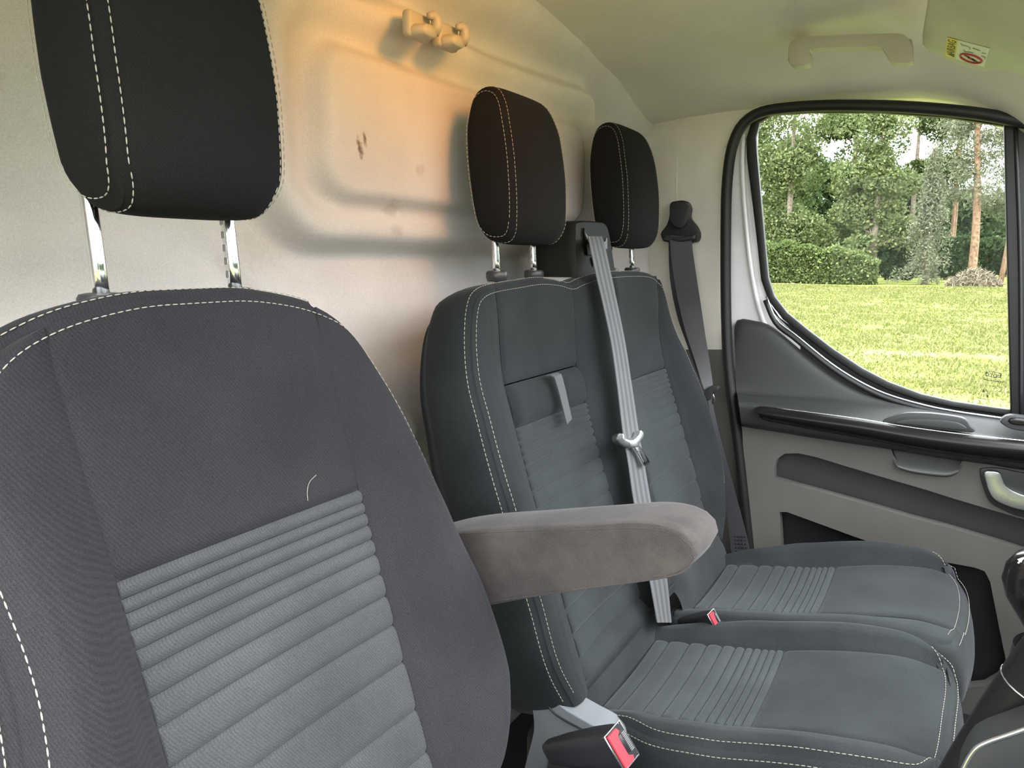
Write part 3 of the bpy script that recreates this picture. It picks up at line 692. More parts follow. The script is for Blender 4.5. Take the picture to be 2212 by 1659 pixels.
# cushions
def cushion(P0y, P0z, near, far, lines, bfront, contour, bolN, bolF, shift=0.0, sec=None):
    fr = Frame((-0.405, P0y, P0z), 'cush', 10)
    h = spline(contour, 220, True)
    kmin, kmax = h[:, 1].min(), h[:, 1].max()
    bs = np.linspace(kmin, kmax, 140)
    lo, hi = [], []
    for b in bs:
        xs = []
        for i in range(len(h)):
            p, q = h[i], h[(i + 1) % len(h)]
            if (p[1] - b) * (q[1] - b) <= 0 and p[1] != q[1]: xs.append(p[0] + (q[0] - p[0]) * (b - p[1]) / (q[1] - p[1]))
        xs = xs or [0.0]; lo.append(min(xs)); hi.append(max(xs))
    lo, hi = interp(bs, lo), interp(bs, hi)
    def surf(a, b):
        c = -0.014 * float(sstep(bfront - 0.07, bfront + 0.02, b)) ** 1.4 + 0.006 * math.sin(PI * min(1, max(0, (b - 0.2) / 0.28)))
        env = float(np.interp(b, [-0.06, 0.0, 0.07, 0.16, 0.30, 0.40, 0.46], [0.2, 0.45, 0.85, 1.0, 1.0, 0.8, 0.45]))
        pr = lambda s: float(np.interp(s, [0, 0.2, 0.45, 0.7, 0.88, 1.0], [0, 0.35, 0.85, 1.0, 0.9, 0.6]))
        if a < near: return c + bolN * env * pr((near - a) / max(near - lo(b), 1e-3))
        if a > far: return c + bolF * env * pr((a - far) / max(hi(b) - far, 1e-3))
        return c - 0.005 * math.sin(PI * (a - near) / (far - near))
    bF = lambda s: max(b for b in bs if lo(b) <= near + s * (far - near) <= hi(b)) - 0.002
    fcache = [bF(s) for s in np.linspace(0, 1, 21)]; bFi = interp(np.linspace(0, 1, 21), fcache)
    for k in range(len(lines) - 1):
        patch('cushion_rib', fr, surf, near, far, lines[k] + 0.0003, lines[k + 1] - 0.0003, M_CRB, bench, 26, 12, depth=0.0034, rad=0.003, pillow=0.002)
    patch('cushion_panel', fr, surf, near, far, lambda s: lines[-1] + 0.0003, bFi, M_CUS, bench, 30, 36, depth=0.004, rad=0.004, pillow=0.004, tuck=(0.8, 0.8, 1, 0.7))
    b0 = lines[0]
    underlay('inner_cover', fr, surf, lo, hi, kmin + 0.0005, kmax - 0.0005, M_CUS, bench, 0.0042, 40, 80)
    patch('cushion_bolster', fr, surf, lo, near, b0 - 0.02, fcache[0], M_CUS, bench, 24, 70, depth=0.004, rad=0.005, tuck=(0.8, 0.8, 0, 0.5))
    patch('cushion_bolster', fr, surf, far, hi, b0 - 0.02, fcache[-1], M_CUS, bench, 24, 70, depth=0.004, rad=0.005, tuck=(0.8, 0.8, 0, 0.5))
    # roll rising to the backrest
    r0 = [fr.w(a, b0 - 0.001, -0.004) for a in np.linspace(near - 0.035, far + 0.03, 20)]
    rows = [r0]
    for q in np.linspace(0.06, 1, 12):
        rows.append([p + Vector((-0.050 * q + 0.010 * math.sin(PI * q), 0, 0.080 * q + 0.020 * math.sin(PI * q))) for p in [Vector(x) for x in r0]])
    e = [[(p if 1 < i < 18 else p - Vector((0.0, 0, 0.012 + (0.012 if i in (0, 19) else 0)))) for i, p in enumerate(r)] for r in rows]
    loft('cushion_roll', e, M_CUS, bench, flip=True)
    cont = [(a, b, surf(a * 0.995, b)) for a, b in h]
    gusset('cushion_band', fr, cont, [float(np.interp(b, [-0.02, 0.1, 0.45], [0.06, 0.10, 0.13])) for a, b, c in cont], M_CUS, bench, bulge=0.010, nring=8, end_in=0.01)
    return fr, surf, cont, h
LM = [0.0, 0.026, 0.062, 0.092, 0.118, 0.139, 0.155, 0.168, 0.181, 0.192, 0.203, 0.215]
cm = [(-0.13, -0.03), (-0.158, 0.0), (-0.168, 0.06), (-0.192, 0.115), (-0.198, 0.18), (-0.196, 0.27), (-0.194, 0.34), (-0.186, 0.40), (-0.160, 0.428), (-0.10, 0.437), (0.0, 0.441), (0.08, 0.444), (0.13, 0.437), (0.165, 0.405), (0.182, 0.34), (0.186, 0.25), (0.182, 0.16), (0.166, 0.09), (0.158, 0.0), (0.14, -0.03), (0.0, -0.03)]
fm, sm, contm, hm = cushion(1.07, 0.355, -0.120, 0.122, LM, 0.435, cm, 0.028, 0.026)
LO = [0.018, 0.045, 0.088, 0.118, 0.142, 0.163, 0.178, 0.192, 0.204, 0.215, 0.225, 0.238]
cu = [(-0.15, -0.01), (-0.172, 0.03), (-0.182, 0.10), (-0.190, 0.18), (-0.200, 0.30), (-0.206, 0.39), (-0.195, 0.437), (-0.13, 0.452), (0.0, 0.460), (0.09, 0.455), (0.14, 0.435), (0.17, 0.40), (0.188, 0.33), (0.195, 0.25), (0.190, 0.18), (0.172, 0.13), (0.155, 0.09), (0.145, 0.03), (0.13, -0.01), (0.0, -0.01)]
fo, so_, conto, ho = cushion(1.465, 0.348, -0.118, 0.128, LO, 0.45, cu, 0.020, 0.036)
def cush_stitch(fr, cont, surf, sel):
    ids = [i for i in range(len(cont)) if sel(cont[i])]
    br = [k for k in range(len(ids) - 1) if ids[k + 1] != ids[k] + 1]
    if br: ids = ids[br[0] + 1:] + ids[:br[0] + 1]
    return stitch_pair(fr, cont, surf, ids, -0.008)
stitches('stitching', cush_stitch(fm, contm, sm, lambda p: (p[0] < -0.14 and p[1] > -0.01) or (p[1] > 0.41 and p[0] < 0.155)), M_STI, bench)
stitches('stitching', cush_stitch(fo, conto, so_, lambda p: p[1] > 0.41 and p[0] > -0.175), M_STI, bench)
# plinth and grey side shield of the bench
box('plinth', (-0.52, 0.93, 0.0), (-0.06, 1.62, 0.30), M_BLK, bench, bev=0.02)
sh = [(1172, 1500), (1182, 1494), (1215, 1528), (1260, 1556), (1300, 1578), (1340, 1608), (1325, 1659), (1290, 1700), (1180, 1720), (1130, 1690), (1152, 1580), (1150, 1520)]
shield = plate('side_shield', [sh], 0.868, 0.045, M_LGR, bench, bev=0.010, n=60)
props(shield, 'pale grey plastic side shield')
tube('shield_groove', [AY(u, v, 0.8665) for u, v in [(1172, 1506), (1192, 1535), (1215, 1553), (1250, 1572), (1290, 1592)]], 0.0012, M_BLK, shield, seg=6, n=24)
cupb = plate('recess_dark_plate', [[(1182, 1659), (1195, 1618), (1212, 1600), (1230, 1602), (1255, 1622), (1262, 1659), (1240, 1690), (1190, 1690)]], 0.864, 0.02, M_BLKS, shield, bev=0.004, n=40)  # flat dark plate on the shield face imitating a hollow
# belt tower on top of the bench back
tw = [(-0.085, 0.0), (-0.080, 0.045), (-0.066, 0.085), (-0.052, 0.100), (0.05, 0.104), (0.068, 0.096), (0.074, 0.08), (0.076, 0.0)]
tp = spline(tw, 40); V = []
tb = Vector((-0.635, 1.360, 0.968))
ring_x = [(-0.062, 0.93), (-0.058, 0.98), (-0.045, 1.0), (0.012, 1.0), (0.020, 0.985), (0.025, 0.94)]
for dx, k in ring_x:
    for a, b in tp: V.append(tb + Vector((dx + 0.02 - 0.18 * b * (1 if dx > 0 else 0.4), a * k * 1.15 - 0.010, b * (0.5 + 0.5 * k) if b > 0.01 else b)))
Fc = gridfaces(len(ring_x), len(tp)); nn_ = len(tp)
Fc += [tuple(range(nn_ - 1, -1, -1)), tuple((len(ring_x) - 1) * nn_ + q for q in range(nn_))]
tower = mk('belt_tower', V, Fc, M_TOW, bench); autosmooth(tower, 45); props(tower, 'glossy dark belt outlet tower between the headrests')
bm = bmesh.new()
def tw_pt(a, b, off=0.0): return tb + Vector((0.045 - 0.18 * b + off, a * 1.1 - 0.010, b))
tface = [[tw_pt(a, b, 0.0035) for a, b in row] for row in [[(-0.040, 0.040), (0.055, 0.040)], [(-0.042, 0.080), (0.058, 0.080)], [(-0.036, 0.090), (0.055, 0.091)]]]
loft('outlet_cover', tface, M_TOW, tower, flip=True)
slot = [tw_pt(a, b, 0.0050) for a, b in [(-0.040, 0.080), (-0.028, 0.071), (-0.005, 0.0655), (0.025, 0.0635), (0.040, 0.066), (0.046, 0.073), (0.050, 0.072), (0.044, 0.052), (0.015, 0.050), (-0.015, 0.054), (-0.036, 0.064)]]
mk('outlet_slot', slot, [tuple(range(len(slot)))], M_BLK, tower, smooth=False)
box('latch', tw_pt(-0.022, 0.018, -0.002), tw_pt(0.022, 0.036, 0.003), M_TOW, tower, bev=0.003)

# ------------------------------------------------------------------ passenger door, pillar and seals
door = thing('door_1', (-0.1, 1.88, 0.0), 'passenger door with window, dark upper trim and grey lower panel', None, kind='structure')
GLASS = [(1634, 330), (1632, 296), (1640, 264), (1666, 248), (1750, 243), (1900, 243), (2050, 254), (2168, 272), (2176, 560), (2183, 886), (2060, 868), (1990, 852), (1920, 826), (1862, 796), (1800, 755), (1745, 713), (1700, 676), (1672, 640), (1659, 600), (1651, 520), (1642, 420)]
FRAME = [(1612, 340), (1611, 300), (1622, 262), (1650, 238), (1700, 230), (1800, 228), (1950, 233), (2080, 245), (2212, 268), (2330, 295), (2330, 930), (2183, 900), (2060, 882), (1985, 866), (1915, 842), (1855, 812), (1793, 770), (1738, 728), (1690, 690), (1659, 650), (1643, 605), (1634, 520), (1622, 420)]
plate('window_seal', [FRAME, GLASS], 1.895, 0.018, M_RUB, door, bev=0.005)
M_GLASS, N, L, B = mat_new('window_glass')
N.remove(B); out = [x for x in N if x.type == 'OUTPUT_MATERIAL'][0]
tr = N.new('ShaderNodeBsdfTransparent'); tr.inputs[0].default_value = (0.93, 0.97, 0.94, 1)
gl = N.new('ShaderNodeBsdfGlossy'); gl.inputs['Roughness'].default_value = 0.01
fr_ = N.new('ShaderNodeFresnel'); fr_.inputs[0].default_value = 1.18; mx = N.new('ShaderNodeMixShader')
L.new(fr_.outputs[0], mx.inputs[0]); L.new(tr.outputs[0], mx.inputs[1]); L.new(gl.outputs[0], mx.inputs[2]); L.new(mx.outputs[0], out.inputs[0])
big = [(u + (8 if u > 1900 else -8), v + (8 if v > 560 else -8)) for u, v in GLASS]
gv = [AY(u, v, 1.908) for u, v in big]
pane = mk('pane', gv, [tuple(range(len(gv)))], M_GLASS, door, smooth=False)
plate('divider_bar', [[(2168, 262), (2330, 290), (2330, 925), (2183, 895)]], 1.887, 0.02, M_RUB, door, bev=0.004)
tube('divider_bead', [AY(2194, 276, 1.886), AY(2204, 560, 1.886), AY(2206, 900, 1.886)], 0.004, M_BLK, door, seg=8, n=12)
# belt-line weatherstrip under the glass: rubber lip and bright edge
bl = [(1655, 640), (1678, 690), (1720, 724), (1790, 781), (1850, 820), (1910, 849), (1985, 872), (2060, 888), (2183, 906), (2330, 930)]
tube('belt_line_strip', [AY(u, v, 1.885) for u, v in bl], 0.0024, M_SILV, door, seg=8, n=50)
tube('belt_line_rubber', [AY(u - 2, v + 8, 1.884) for u, v in bl], 0.006, M_BLK, door, seg=8, n=50)
# painted inner frame
WH = [(1630, 262), (1606, 272), (1590, 302), (1578, 350), (1572, 450), (1568, 640), (1568, 720), (1574, 800), (1586, 900), (1599, 1050), (1609, 1200), (1614, 1320), (1642, 1320), (1638, 1200), (1628, 1050), (1625, 930), (1720, 930), (1732, 735), (1704, 706), (1674, 676), (1654, 630), (1642, 520), (1631, 420), (1622, 340), (1620, 300)]
plate('painted_frame', [WH], 1.912, 0.03, M_WHT, door, bev=0.004)
plate('door_skin', [[(1652, 640), (1684, 686), (1735, 722), (1792, 764), (1854, 806), (1914, 836), (1985, 860), (2060, 876), (2183, 894), (2330, 935), (2330, 1030), (1640, 930), (1640, 700)]], 1.9125, 0.012, M_BLK, door, bev=0)
tube('frame_edge', [AY(u, v, 1.905) for u, v in [(1606, 290), (1604, 360), (1609, 450), (1620, 560), (1634, 640), (1648, 690), (1664, 722)]], 0.006, M_WHT, door, seg=10, n=24)
def prow(pts, y, n=60): return [AY(u, v, y) for u, v in spline(pts, n)]
r0 = [(1586, 720), (1588, 700), (1600, 690), (1630, 694), (1660, 702), (1690, 724), (1740, 766), (1789, 804), (1840, 834), (1885, 853), (1960, 873), (2050, 889), (2212, 912), (2330, 932)]
ra = [(1587, 745), (1590, 730), (1602, 712), (1630, 712), (1660, 722), (1690, 744), (1736, 782), (1789, 817), (1840, 843), (1885, 859), (1960, 877), (2050, 892), (2212, 915), (2330, 935)]
r1 = [(1590, 836), (1600, 838), (1640, 841), (1680, 845), (1720, 850), (1760, 854), (1800, 858), (1840, 863), (1890, 871), (1960, 881), (2050, 895), (2130, 906), (2212, 919), (2330, 938)]
r1b = [(1592, 850), (1602, 852), (1640, 855), (1680, 858), (1720, 862), (1760, 865), (1800, 869), (1840, 874), (1890, 881), (1960, 891), (2050, 904), (2130, 915), (2212, 928), (2330, 946)]
r2 = [(1596, 866), (1606, 868), (1640, 872), (1680, 877), (1720, 883), (1760, 889), (1800, 894), (1840, 900), (1890, 908), (1960, 919), (2050, 931), (2130, 941), (2212, 951), (2330, 965)]
r3 = [(1601, 916), (1612, 918), (1650, 924), (1690, 930), (1730, 937), (1770, 943), (1810, 949), (1850, 955), (1890, 961), (1960, 972), (2050, 987), (2130, 998), (2212, 1011), (2330, 1026)]
rows = [prow(r0, 1.905), prow(r0, 1.893), prow(ra, 1.882), prow(r1, 1.872), prow(r1b, 1.855), prow(r2, 1.815), prow([(u, v + 5) for u, v in r2], 1.808), prow([(u, v - 5) for u, v in r3], 1.815), prow(r3, 1.825), prow([(u, v + 5) for u, v in r3], 1.87)]
def resmooth(rows, k=4):
    R = [np.array([tuple(p) for p in r]) for r in rows]; out = []
    st = np.stack(R)
    m = st.shape[1]
    return [spline([tuple(st[i][j]) for i in range(len(R))], (len(R) - 1) * k + 1) for j in range(m)]
loft('upper_trim', resmooth(rows), M_DGR, door)
# gloss black decor strip
gs0 = [(1632, 880), (1640, 877), (1680, 881), (1760, 891), (1862, 905), (1960, 921), (2080, 937), (2212, 951), (2330, 963)]
gs1 = [(1634, 889), (1644, 891), (1684, 897), (1762, 908), (1862, 922), (1960, 939), (2080, 956), (2212, 970), (2330, 983)]
gs2 = [(1640, 902), (1654, 909), (1690, 916), (1765, 930), (1862, 947), (1960, 966), (2080, 985), (2212, 1001), (2330, 1014)]
rows = [prow(gs0, 1.812), prow([(u, v + 2) for u, v in gs0], 1.795), prow(gs1, 1.778), prow([(u, v - 5) for u, v in gs2], 1.786), prow(gs2, 1.815)]
loft('decor_strip', resmooth(rows), M_STRIP, door)
tube('strip_edge', [AY(u, v + 1, 1.799) for u, v in gs0[2:]], 0.0016, M_SILV, door, seg=6, n=40)
# dark plates imitating a shaded finger recess in the ledge over the strip
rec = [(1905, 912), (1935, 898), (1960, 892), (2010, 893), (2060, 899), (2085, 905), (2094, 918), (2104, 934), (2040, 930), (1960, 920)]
plate('pull_recess_shade', [rec], 1.806, 0.012, M_BLKS, door, bev=0.003, n=50)
plate('recess_floor_plate', [[(1932, 914), (1960, 906), (2010, 906), (2060, 911), (2080, 918), (2088, 929), (2040, 926), (1980, 919)]], 1.803, 0.004, M_DGR, door, bev=0.002, n=40)
# window switch pod
plate('switch_bezel', [[(2160, 912), (2168, 902), (2185, 897), (2230, 902), (2330, 915), (2330, 945), (2230, 934), (2185, 927)]], 1.806, 0.02, M_DGR, door, bev=0.004, n=40)
plate('window_switch', [[(2177, 910), (2186, 903), (2230, 908), (2330, 920), (2330, 935), (2230, 922), (2190, 918)]], 1.803, 0.02, M_GLO, door, bev=0.004, n=40)
# pull cup under the strip
CUPH = [(1918, 950), (1930, 984), (1946, 1004), (1966, 1013), (2008, 1019), (2046, 1023), (2066, 1014), (2080, 994), (2092, 974), (2000, 955)]
rows = [prow([(1905, 925), (1950, 935), (2000, 942), (2050, 950), (2100, 958)], 1.915, 30), prow([(1914, 960), (1955, 968), (2000, 975), (2048, 981), (2092, 983)], 1.905, 30), prow([(1924, 985), (1960, 992), (2003, 997), (2048, 1001), (2082, 998)], 1.882, 30), prow([(1934, 1002), (1964, 1010), (2004, 1016), (2048, 1019), (2074, 1012)], 1.852, 30), prow([(1940, 1009), (1966, 1017), (2004, 1023), (2047, 1026), (2070, 1019)], 1.846, 30), prow([(1942, 1014), (1967, 1022), (2004, 1028), (2046, 1031), (2068, 1024)], 1.870, 30)]
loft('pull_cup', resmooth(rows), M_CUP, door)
# lower grey panel with two recesses
LOW = [(1602, 905), (1607, 1000), (1614, 1070), (1621, 1200), (1626, 1330), (1640, 1720), (2330, 1720), (2330, 1000), (2200, 985), (2000, 955), (1800, 925)]
PK1 = [(1673, 1034), (1672, 1012), (1678, 992), (1695, 980), (1724, 979), (1765, 988), (1807, 1001), (1870, 1020), (1934, 1039), (2000, 1058), (2060, 1077), (2130, 1098), (2212, 1122), (2290, 1146), (2300, 1180), (2280, 1196), (2212, 1190), (2150, 1170), (2050, 1140), (1970, 1119), (1900, 1098), (1840, 1081), (1780, 1064), (1720, 1048)]
PK2 = [(1684, 1106), (1700, 1106), (1760, 1128), (1850, 1161), (1920, 1184), (1990, 1203), (2050, 1216), (2105, 1226), (2127, 1234), (2139, 1257), (2155, 1340), (2173, 1426), (2165, 1460), (2127, 1482), (2040, 1490), (1900, 1490), (1720, 1490), (1700, 1380), (1690, 1220)]
plate('lower_panel', [LOW, PK1, PK2, CUPH], 1.868, 0.030, M_MGR, door, bev=0.009, seg=4)
plate('pocket_back', [[(1650, 960), (2320, 1100), (2320, 1215), (1650, 1090)]], 1.915, 0.01, M_DGR, door, bev=0)
plate('pocket_back', [[(1660, 1080), (2200, 1190), (2200, 1510), (1660, 1510)]], 1.925, 0.01, M_BLK, door, bev=0)
lathe('cover_plug', [(0.0001, 0.002), (0.016, 0.002), (0.019, 0.0)], M_DGR, AY(1982, 1132, 1.913), (0, -1, 0), door, 24)
# inner release handle
hb_ = [(2116, 1022), (2124, 1012), (2160, 1012), (2212, 1022), (2330, 1042), (2330, 1135), (2212, 1118), (2160, 1098), (2134, 1078)]
plate('handle_bezel', [hb_], 1.862, 0.02, M_BLKS, door, bev=0.004, n=60)
hl = [(2126, 1020), (2142, 1018), (2160, 1022), (2166, 1034), (2174, 1050), (2195, 1064), (2240, 1078), (2330, 1098), (2330, 1126), (2240, 1108), (2190, 1098), (2152, 1082), (2137, 1064), (2130, 1042)]
plate('door_handle', [hl], 1.842, 0.02, M_SILV, door, bev=0.007, seg=4, n=70)
# marks printed on the glass (mirrored, seen from inside)
def glassM(u, v, rot=0.0, mirror=True):
    p = AY(u, v, 1.905); r = Matrix(((-1 if mirror else 1, 0, 0, 0), (0, 0, -1, 0), (0, 1, 0, 0), (0, 0, 0, 1)))
    return Matrix.Translation(p) @ Matrix.Rotation(rot, 4, 'Y') @ r
gm = lambda nm, s, sz, u, v: text(nm, s, sz, M_INK, glassM(u, v, math.radians(5)), pane, 0.0001)
gm('glass_mark', 'Ford', 0.0155, 2146, 810)
el = [AY(2146 + 17 * math.cos(t) + 0, 809 + 6 * math.sin(t) + 2.0 * math.cos(t), 1.905) for t in np.linspace(0, 2 * PI, 40)]
tube('glass_oval', el, 0.0005, M_INK, pane, seg=5)
gm('glass_print', 'LAMINATED  SAFETY', 0.005, 2146, 822)
gm('glass_print', 'E11  43R-00  DOT', 0.005, 2142, 834)
tube('glass_rule', [AY(2123, 820, 1.905), AY(2166, 826, 1.905)], 0.0005, M_INK, pane, seg=5)
for (u, v0, v1, up) in ((2125, 858, 843, True), (2133, 843, 858, False)):
    tube('glass_arrow', [AY(u, v0, 1.905), AY(u + (0 if up else -1), v1, 1.905)], 0.0005, M_INK, pane, seg=5)
    d = -1 if up else 1
    mk('glass_arrow_head', [AY(u - 3, v1 - d * 4, 1.9045), AY(u + 3, v1 - d * 4, 1.9045), AY(u, v1 + d * 3, 1.9045)], [(0, 1, 2)], M_INK, pane, smooth=False)
tube('glass_rule', [AY(2114, 860, 1.905), AY(2140, 864, 1.905)], 0.0005, M_INK, pane, seg=5)

# B-pillar trims
pil = thing('trim_1', (-0.6, 1.93, 0.0), 'beige upper and grey lower trim of the door pillar', None, kind='structure')
def pillar_rows(vs, L_, R_, n=14):
    rows = []
    for v in vs:
        ul, ur = L_(v), R_(v); row = []
        for s in np.linspace(0, 1, n):
            y = 1.965 - 0.065 * s ** 0.8 - 0.012 * math.sin(PI * s)
            if s > 0.9: y += 0.03 * (s - 0.9) / 0.1
            row.append(AY(ul + (ur - ul) * s, v, y))
        rows.append(row)
    return rows
PL = interp([235, 560, 760, 1000, 1260], [1390, 1392, 1424, 1456, 1486]); PR = interp([235, 250, 275, 310, 380, 450, 600, 755, 840, 920, 1000, 1100, 1250], [1640, 1632, 1603, 1586, 1575, 1571, 1570, 1573, 1582, 1594, 1604, 1614, 1624])
PR2 = lambda v: PR(v) + 4
loft('upper_trim', pillar_rows(np.linspace(236, 755, 60), PL, PR2), M_BEI, pil)
loft('lower_trim', pillar_rows(np.linspace(755, 1270, 50), PL, PR2), M_MGR, pil)
# height adjuster slider and slot
plate('adjuster_surround', [[(1455, 322), (1490, 320), (1493, 435), (1456, 437)]], 1.926, 0.012, M_BEI, pil, bev=0.0015)
plate('adjuster_slider', [[(1459, 325), (1487, 323), (1488, 369), (1459, 370)]], 1.923, 0.01, M_BEI, pil, bev=0.0015)
plate('adjuster_slider', [[(1459, 372), (1488, 371), (1489, 434), (1460, 435)]], 1.923, 0.01, M_BEI, pil, bev=0.0015)
# rubber door seal on the body
seal = [(1628, 1300), (1621, 1200), (1611, 1100), (1600, 1000), (1590, 920), (1580, 850), (1572, 770), (1568, 650), (1568, 480), (1571, 390), (1581, 320), (1602, 272), (1640, 244), (1700, 233), (1800, 228), (1950, 231), (2100, 244), (2212, 264), (2340, 292)]
props(tube('trim_2', [AY(u, v, 1.872) for u, v in seal], 0.0125, M_RUB, None, seg=12, n=120), 'black rubber door opening seal', kind='structure')
props(tube('trim_3', [AY(u - 12 if v > 300 else u - 2, v - (9 if v < 300 else 0), 1.876) for u, v in seal[10:]], 0.005, M_BEI, None, seg=8, n=80), 'pale lip of the headliner edge along the door seal', kind='structure')

# ------------------------------------------------------------------ seat belts
belt = thing('seat_belt', (-0.60, 1.87, 1.06), 'black seat belt hanging from the pillar loop beside the far headrest', 'seat belt', 'seat belts')
def PX(pts, y): return [AY(u, v, y if not hasattr(y, '__len__') else 0) for u, v in pts]
dl = [(1448, 440), (1462, 434), (1480, 434), (1490, 445), (1490, 470), (1503, 488), (1510, 505), (1507, 520), (1496, 523), (1440, 523), (1430, 515), (1428, 503), (1440, 486), (1446, 466)]
plate('anchor_loop', [dl], 1.885, 0.018, M_BLK, belt, bev=0.006, n=70)
plate('anchor_cover', [[(1449, 446), (1462, 437), (1480, 438), (1489, 448), (1486, 468), (1476, 490), (1458, 488), (1447, 470)]], 1.866, 0.025, M_BLKS, belt, bev=0.008, n=50)
tube('loop_bar', [AY(1436, 512, 1.872), AY(1470, 517, 1.870), AY(1503, 511, 1.872)], 0.006, M_BLKS, belt, seg=8, n=12)
Lp = [(1446, 508), (1450, 560), (1459, 620), (1468, 665), (1482, 720), (1500, 775), (1512, 815), (1521, 842)]
Rp = [(1493, 512), (1499, 560), (1508, 620), (1515, 665), (1523, 720), (1532, 775), (1538, 815), (1541, 842)]
yy = [1.868, 1.860, 1.845, 1.83, 1.815, 1.80, 1.79, 1.785]
ribbon('webbing', [AY(u, v, y) for (u, v), y in zip(Lp, yy)], [AY(u, v, y + 0.012) for (u, v), y in zip(Rp, yy)], 0.0015, [M_BWEB], belt, lanes=4, n=40)
Lq = [(1444, 515), (1447, 600), (1462, 680), (1484, 745), (1508, 810), (1527, 850)]; Rq = [(1470, 515), (1466, 600), (1484, 680), (1505, 745), (1520, 800), (1536, 850)]
ribbon('webbing', [AY(u, v, 1.885 - 0.012 * k) for k, (u, v) in enumerate(Lq)], [AY(u, v, 1.889 - 0.012 * k) for k, (u, v) in enumerate(Rq)], 0.0015, [M_BLK], belt, lanes=4, n=30)
Ls = [(1525, 850), (1533, 890), (1545, 960), (1560, 1050), (1570, 1110), (1576, 1160), (1580, 1195)]; Rs = [(1537, 848), (1543, 890), (1560, 960), (1585, 1050), (1601, 1110), (1614, 1160), (1622, 1195)]
ys_ = [1.785, 1.79, 1.80, 1.815, 1.825, 1.83, 1.83]
ribbon('lower_webbing', [AY(u, v, y - 0.01) for (u, v), y in zip(Ls, ys_)], [AY(u, v, y) for (u, v), y in zip(Rs, ys_)], 0.0016, [M_BWEB], belt, lanes=4, n=40)
st_ = [[AY(1578 + k * 0.9 + s * 38, 1158 + 8 * k + 2 * s, 1.822) for s in np.linspace(0, 1, 20)] for k in range(5)]
stitches('end_stitching', st_, M_BLK, belt, dash=0.006, gap=0.002, r=0.0016)
box('floor_anchor', (AY(1600, 1190, 1.83) + Vector((-0.025, 0, -0.035))), (AY(1600, 1190, 1.83) + Vector((0.025, 0.012, 0.0))), M_BLK, belt, bev=0.004)
tg = [(1520, 856), (1524, 842), (1536, 834), (1549, 836), (1550, 843), (1540, 848), (1536, 862), (1526, 866)]
plate('tongue', [tg], 1.775, 0.02, M_BLKS, belt, bev=0.005, n=40)
plate('tongue_blade', [[(1531, 852), (1540, 850), (1544, 866), (1540, 874), (1534, 868)]], 1.785, 0.004, M_CHR, belt, bev=0.001, n=24)

mb = thing('seat_belt', (-0.60, 1.36, 1.03), 'grey striped seat belt running from the outlet tower down the bench back', 'seat belt', 'seat belts')
def bpt(u, v, c):
    p = onp(u, v, BF.ec, BF.P + BF.ec * c); return p
Lb = [(1270, 511), (1276, 540), (1289, 600), (1303, 660), (1320, 740), (1333, 830), (1345, 930), (1357, 1000), (1367, 1070), (1382, 1150), (1400, 1235), (1420, 1345)]
Rb = [(1300, 511), (1308, 540), (1321, 600), (1334, 660), (1350, 740), (1364, 830), (1379, 930), (1391, 1000), (1403, 1070), (1418, 1150), (1438, 1235), (1450, 1345)]
cb = [0.035, 0.045, 0.050, 0.046, 0.044, 0.044, 0.044, 0.044, 0.044, 0.042, 0.040, 0.040]
ribbon('webbing', [bpt(u, v, c) for (u, v), c in zip(Lb, cb)], [bpt(u, v, c - 0.004 - 0.012 * max(0, (v - 930) / 400)) for (u, v), c in zip(Rb, cb)], 0.0015, [M_WEB, M_WEBD], mb, lanes=7, n=70)
def bplate(name, pts, c, th, mat, parent, n=40, bev=0.002):
    """flat part lying on the bench back, outline given on that plane"""
    P = spline(pts, n, True) if n else pts
    bm = bmesh.new(); vs = [bm.verts.new(bpt(u, v, c)) for u, v in P]
    f = bm.faces.new(vs); ge = bmesh.ops.extrude_face_region(bm, geom=[f])
    bmesh.ops.translate(bm, vec=-BF.ec * th, verts=[g for g in ge['geom'] if isinstance(g, bmesh.types.BMVert)])
    bmesh.ops.recalc_face_normals(bm, faces=bm.faces)
    es = [e for e in bm.edges if all(abs((v.co - BF.P).dot(BF.ec) - c) < 1e-5 for v in e.verts)]
    bmesh.ops.bevel(bm, geom=es, offset=bev, segments=3, profile=0.5, affect='EDGES', clamp_overlap=True)
    bmesh.ops.triangulate(bm, faces=[f for f in bm.faces if len(f.verts) > 4])
    return autosmooth(mkbm(name, bm, mat, parent), 40)
bplate('tongue', [(1336, 942), (1342, 936), (1350, 938), (1352, 946), (1368, 950), (1380, 940), (1384, 929), (1391, 934), (1391, 945), (1382, 958), (1378, 966), (1366, 966), (1352, 962), (1340, 955)], 0.056, 0.012, M_SILV, mb, 60, 0.003)
bplate('tongue_grip', [(1334, 941), (1340, 935), (1346, 938), (1348, 948), (1362, 956), (1360, 967), (1345, 962), (1336, 953)], 0.058, 0.010, M_BLKS, mb, 40, 0.003)
bl_o = [(1368, 962), (1380, 962), (1392, 978), (1402, 994), (1404, 1001), (1399, 1006), (1392, 1005), (1384, 990)]
bplate('tongue_blade', bl_o, 0.054, 0.003, M_CHR, mb, 40, 0.0008)
bplate('blade_slot', [(1383, 976), (1387, 974), (1397, 992), (1396, 998), (1392, 996)], 0.0548, 0.001, M_BLK, mb, 24, 0.0002)

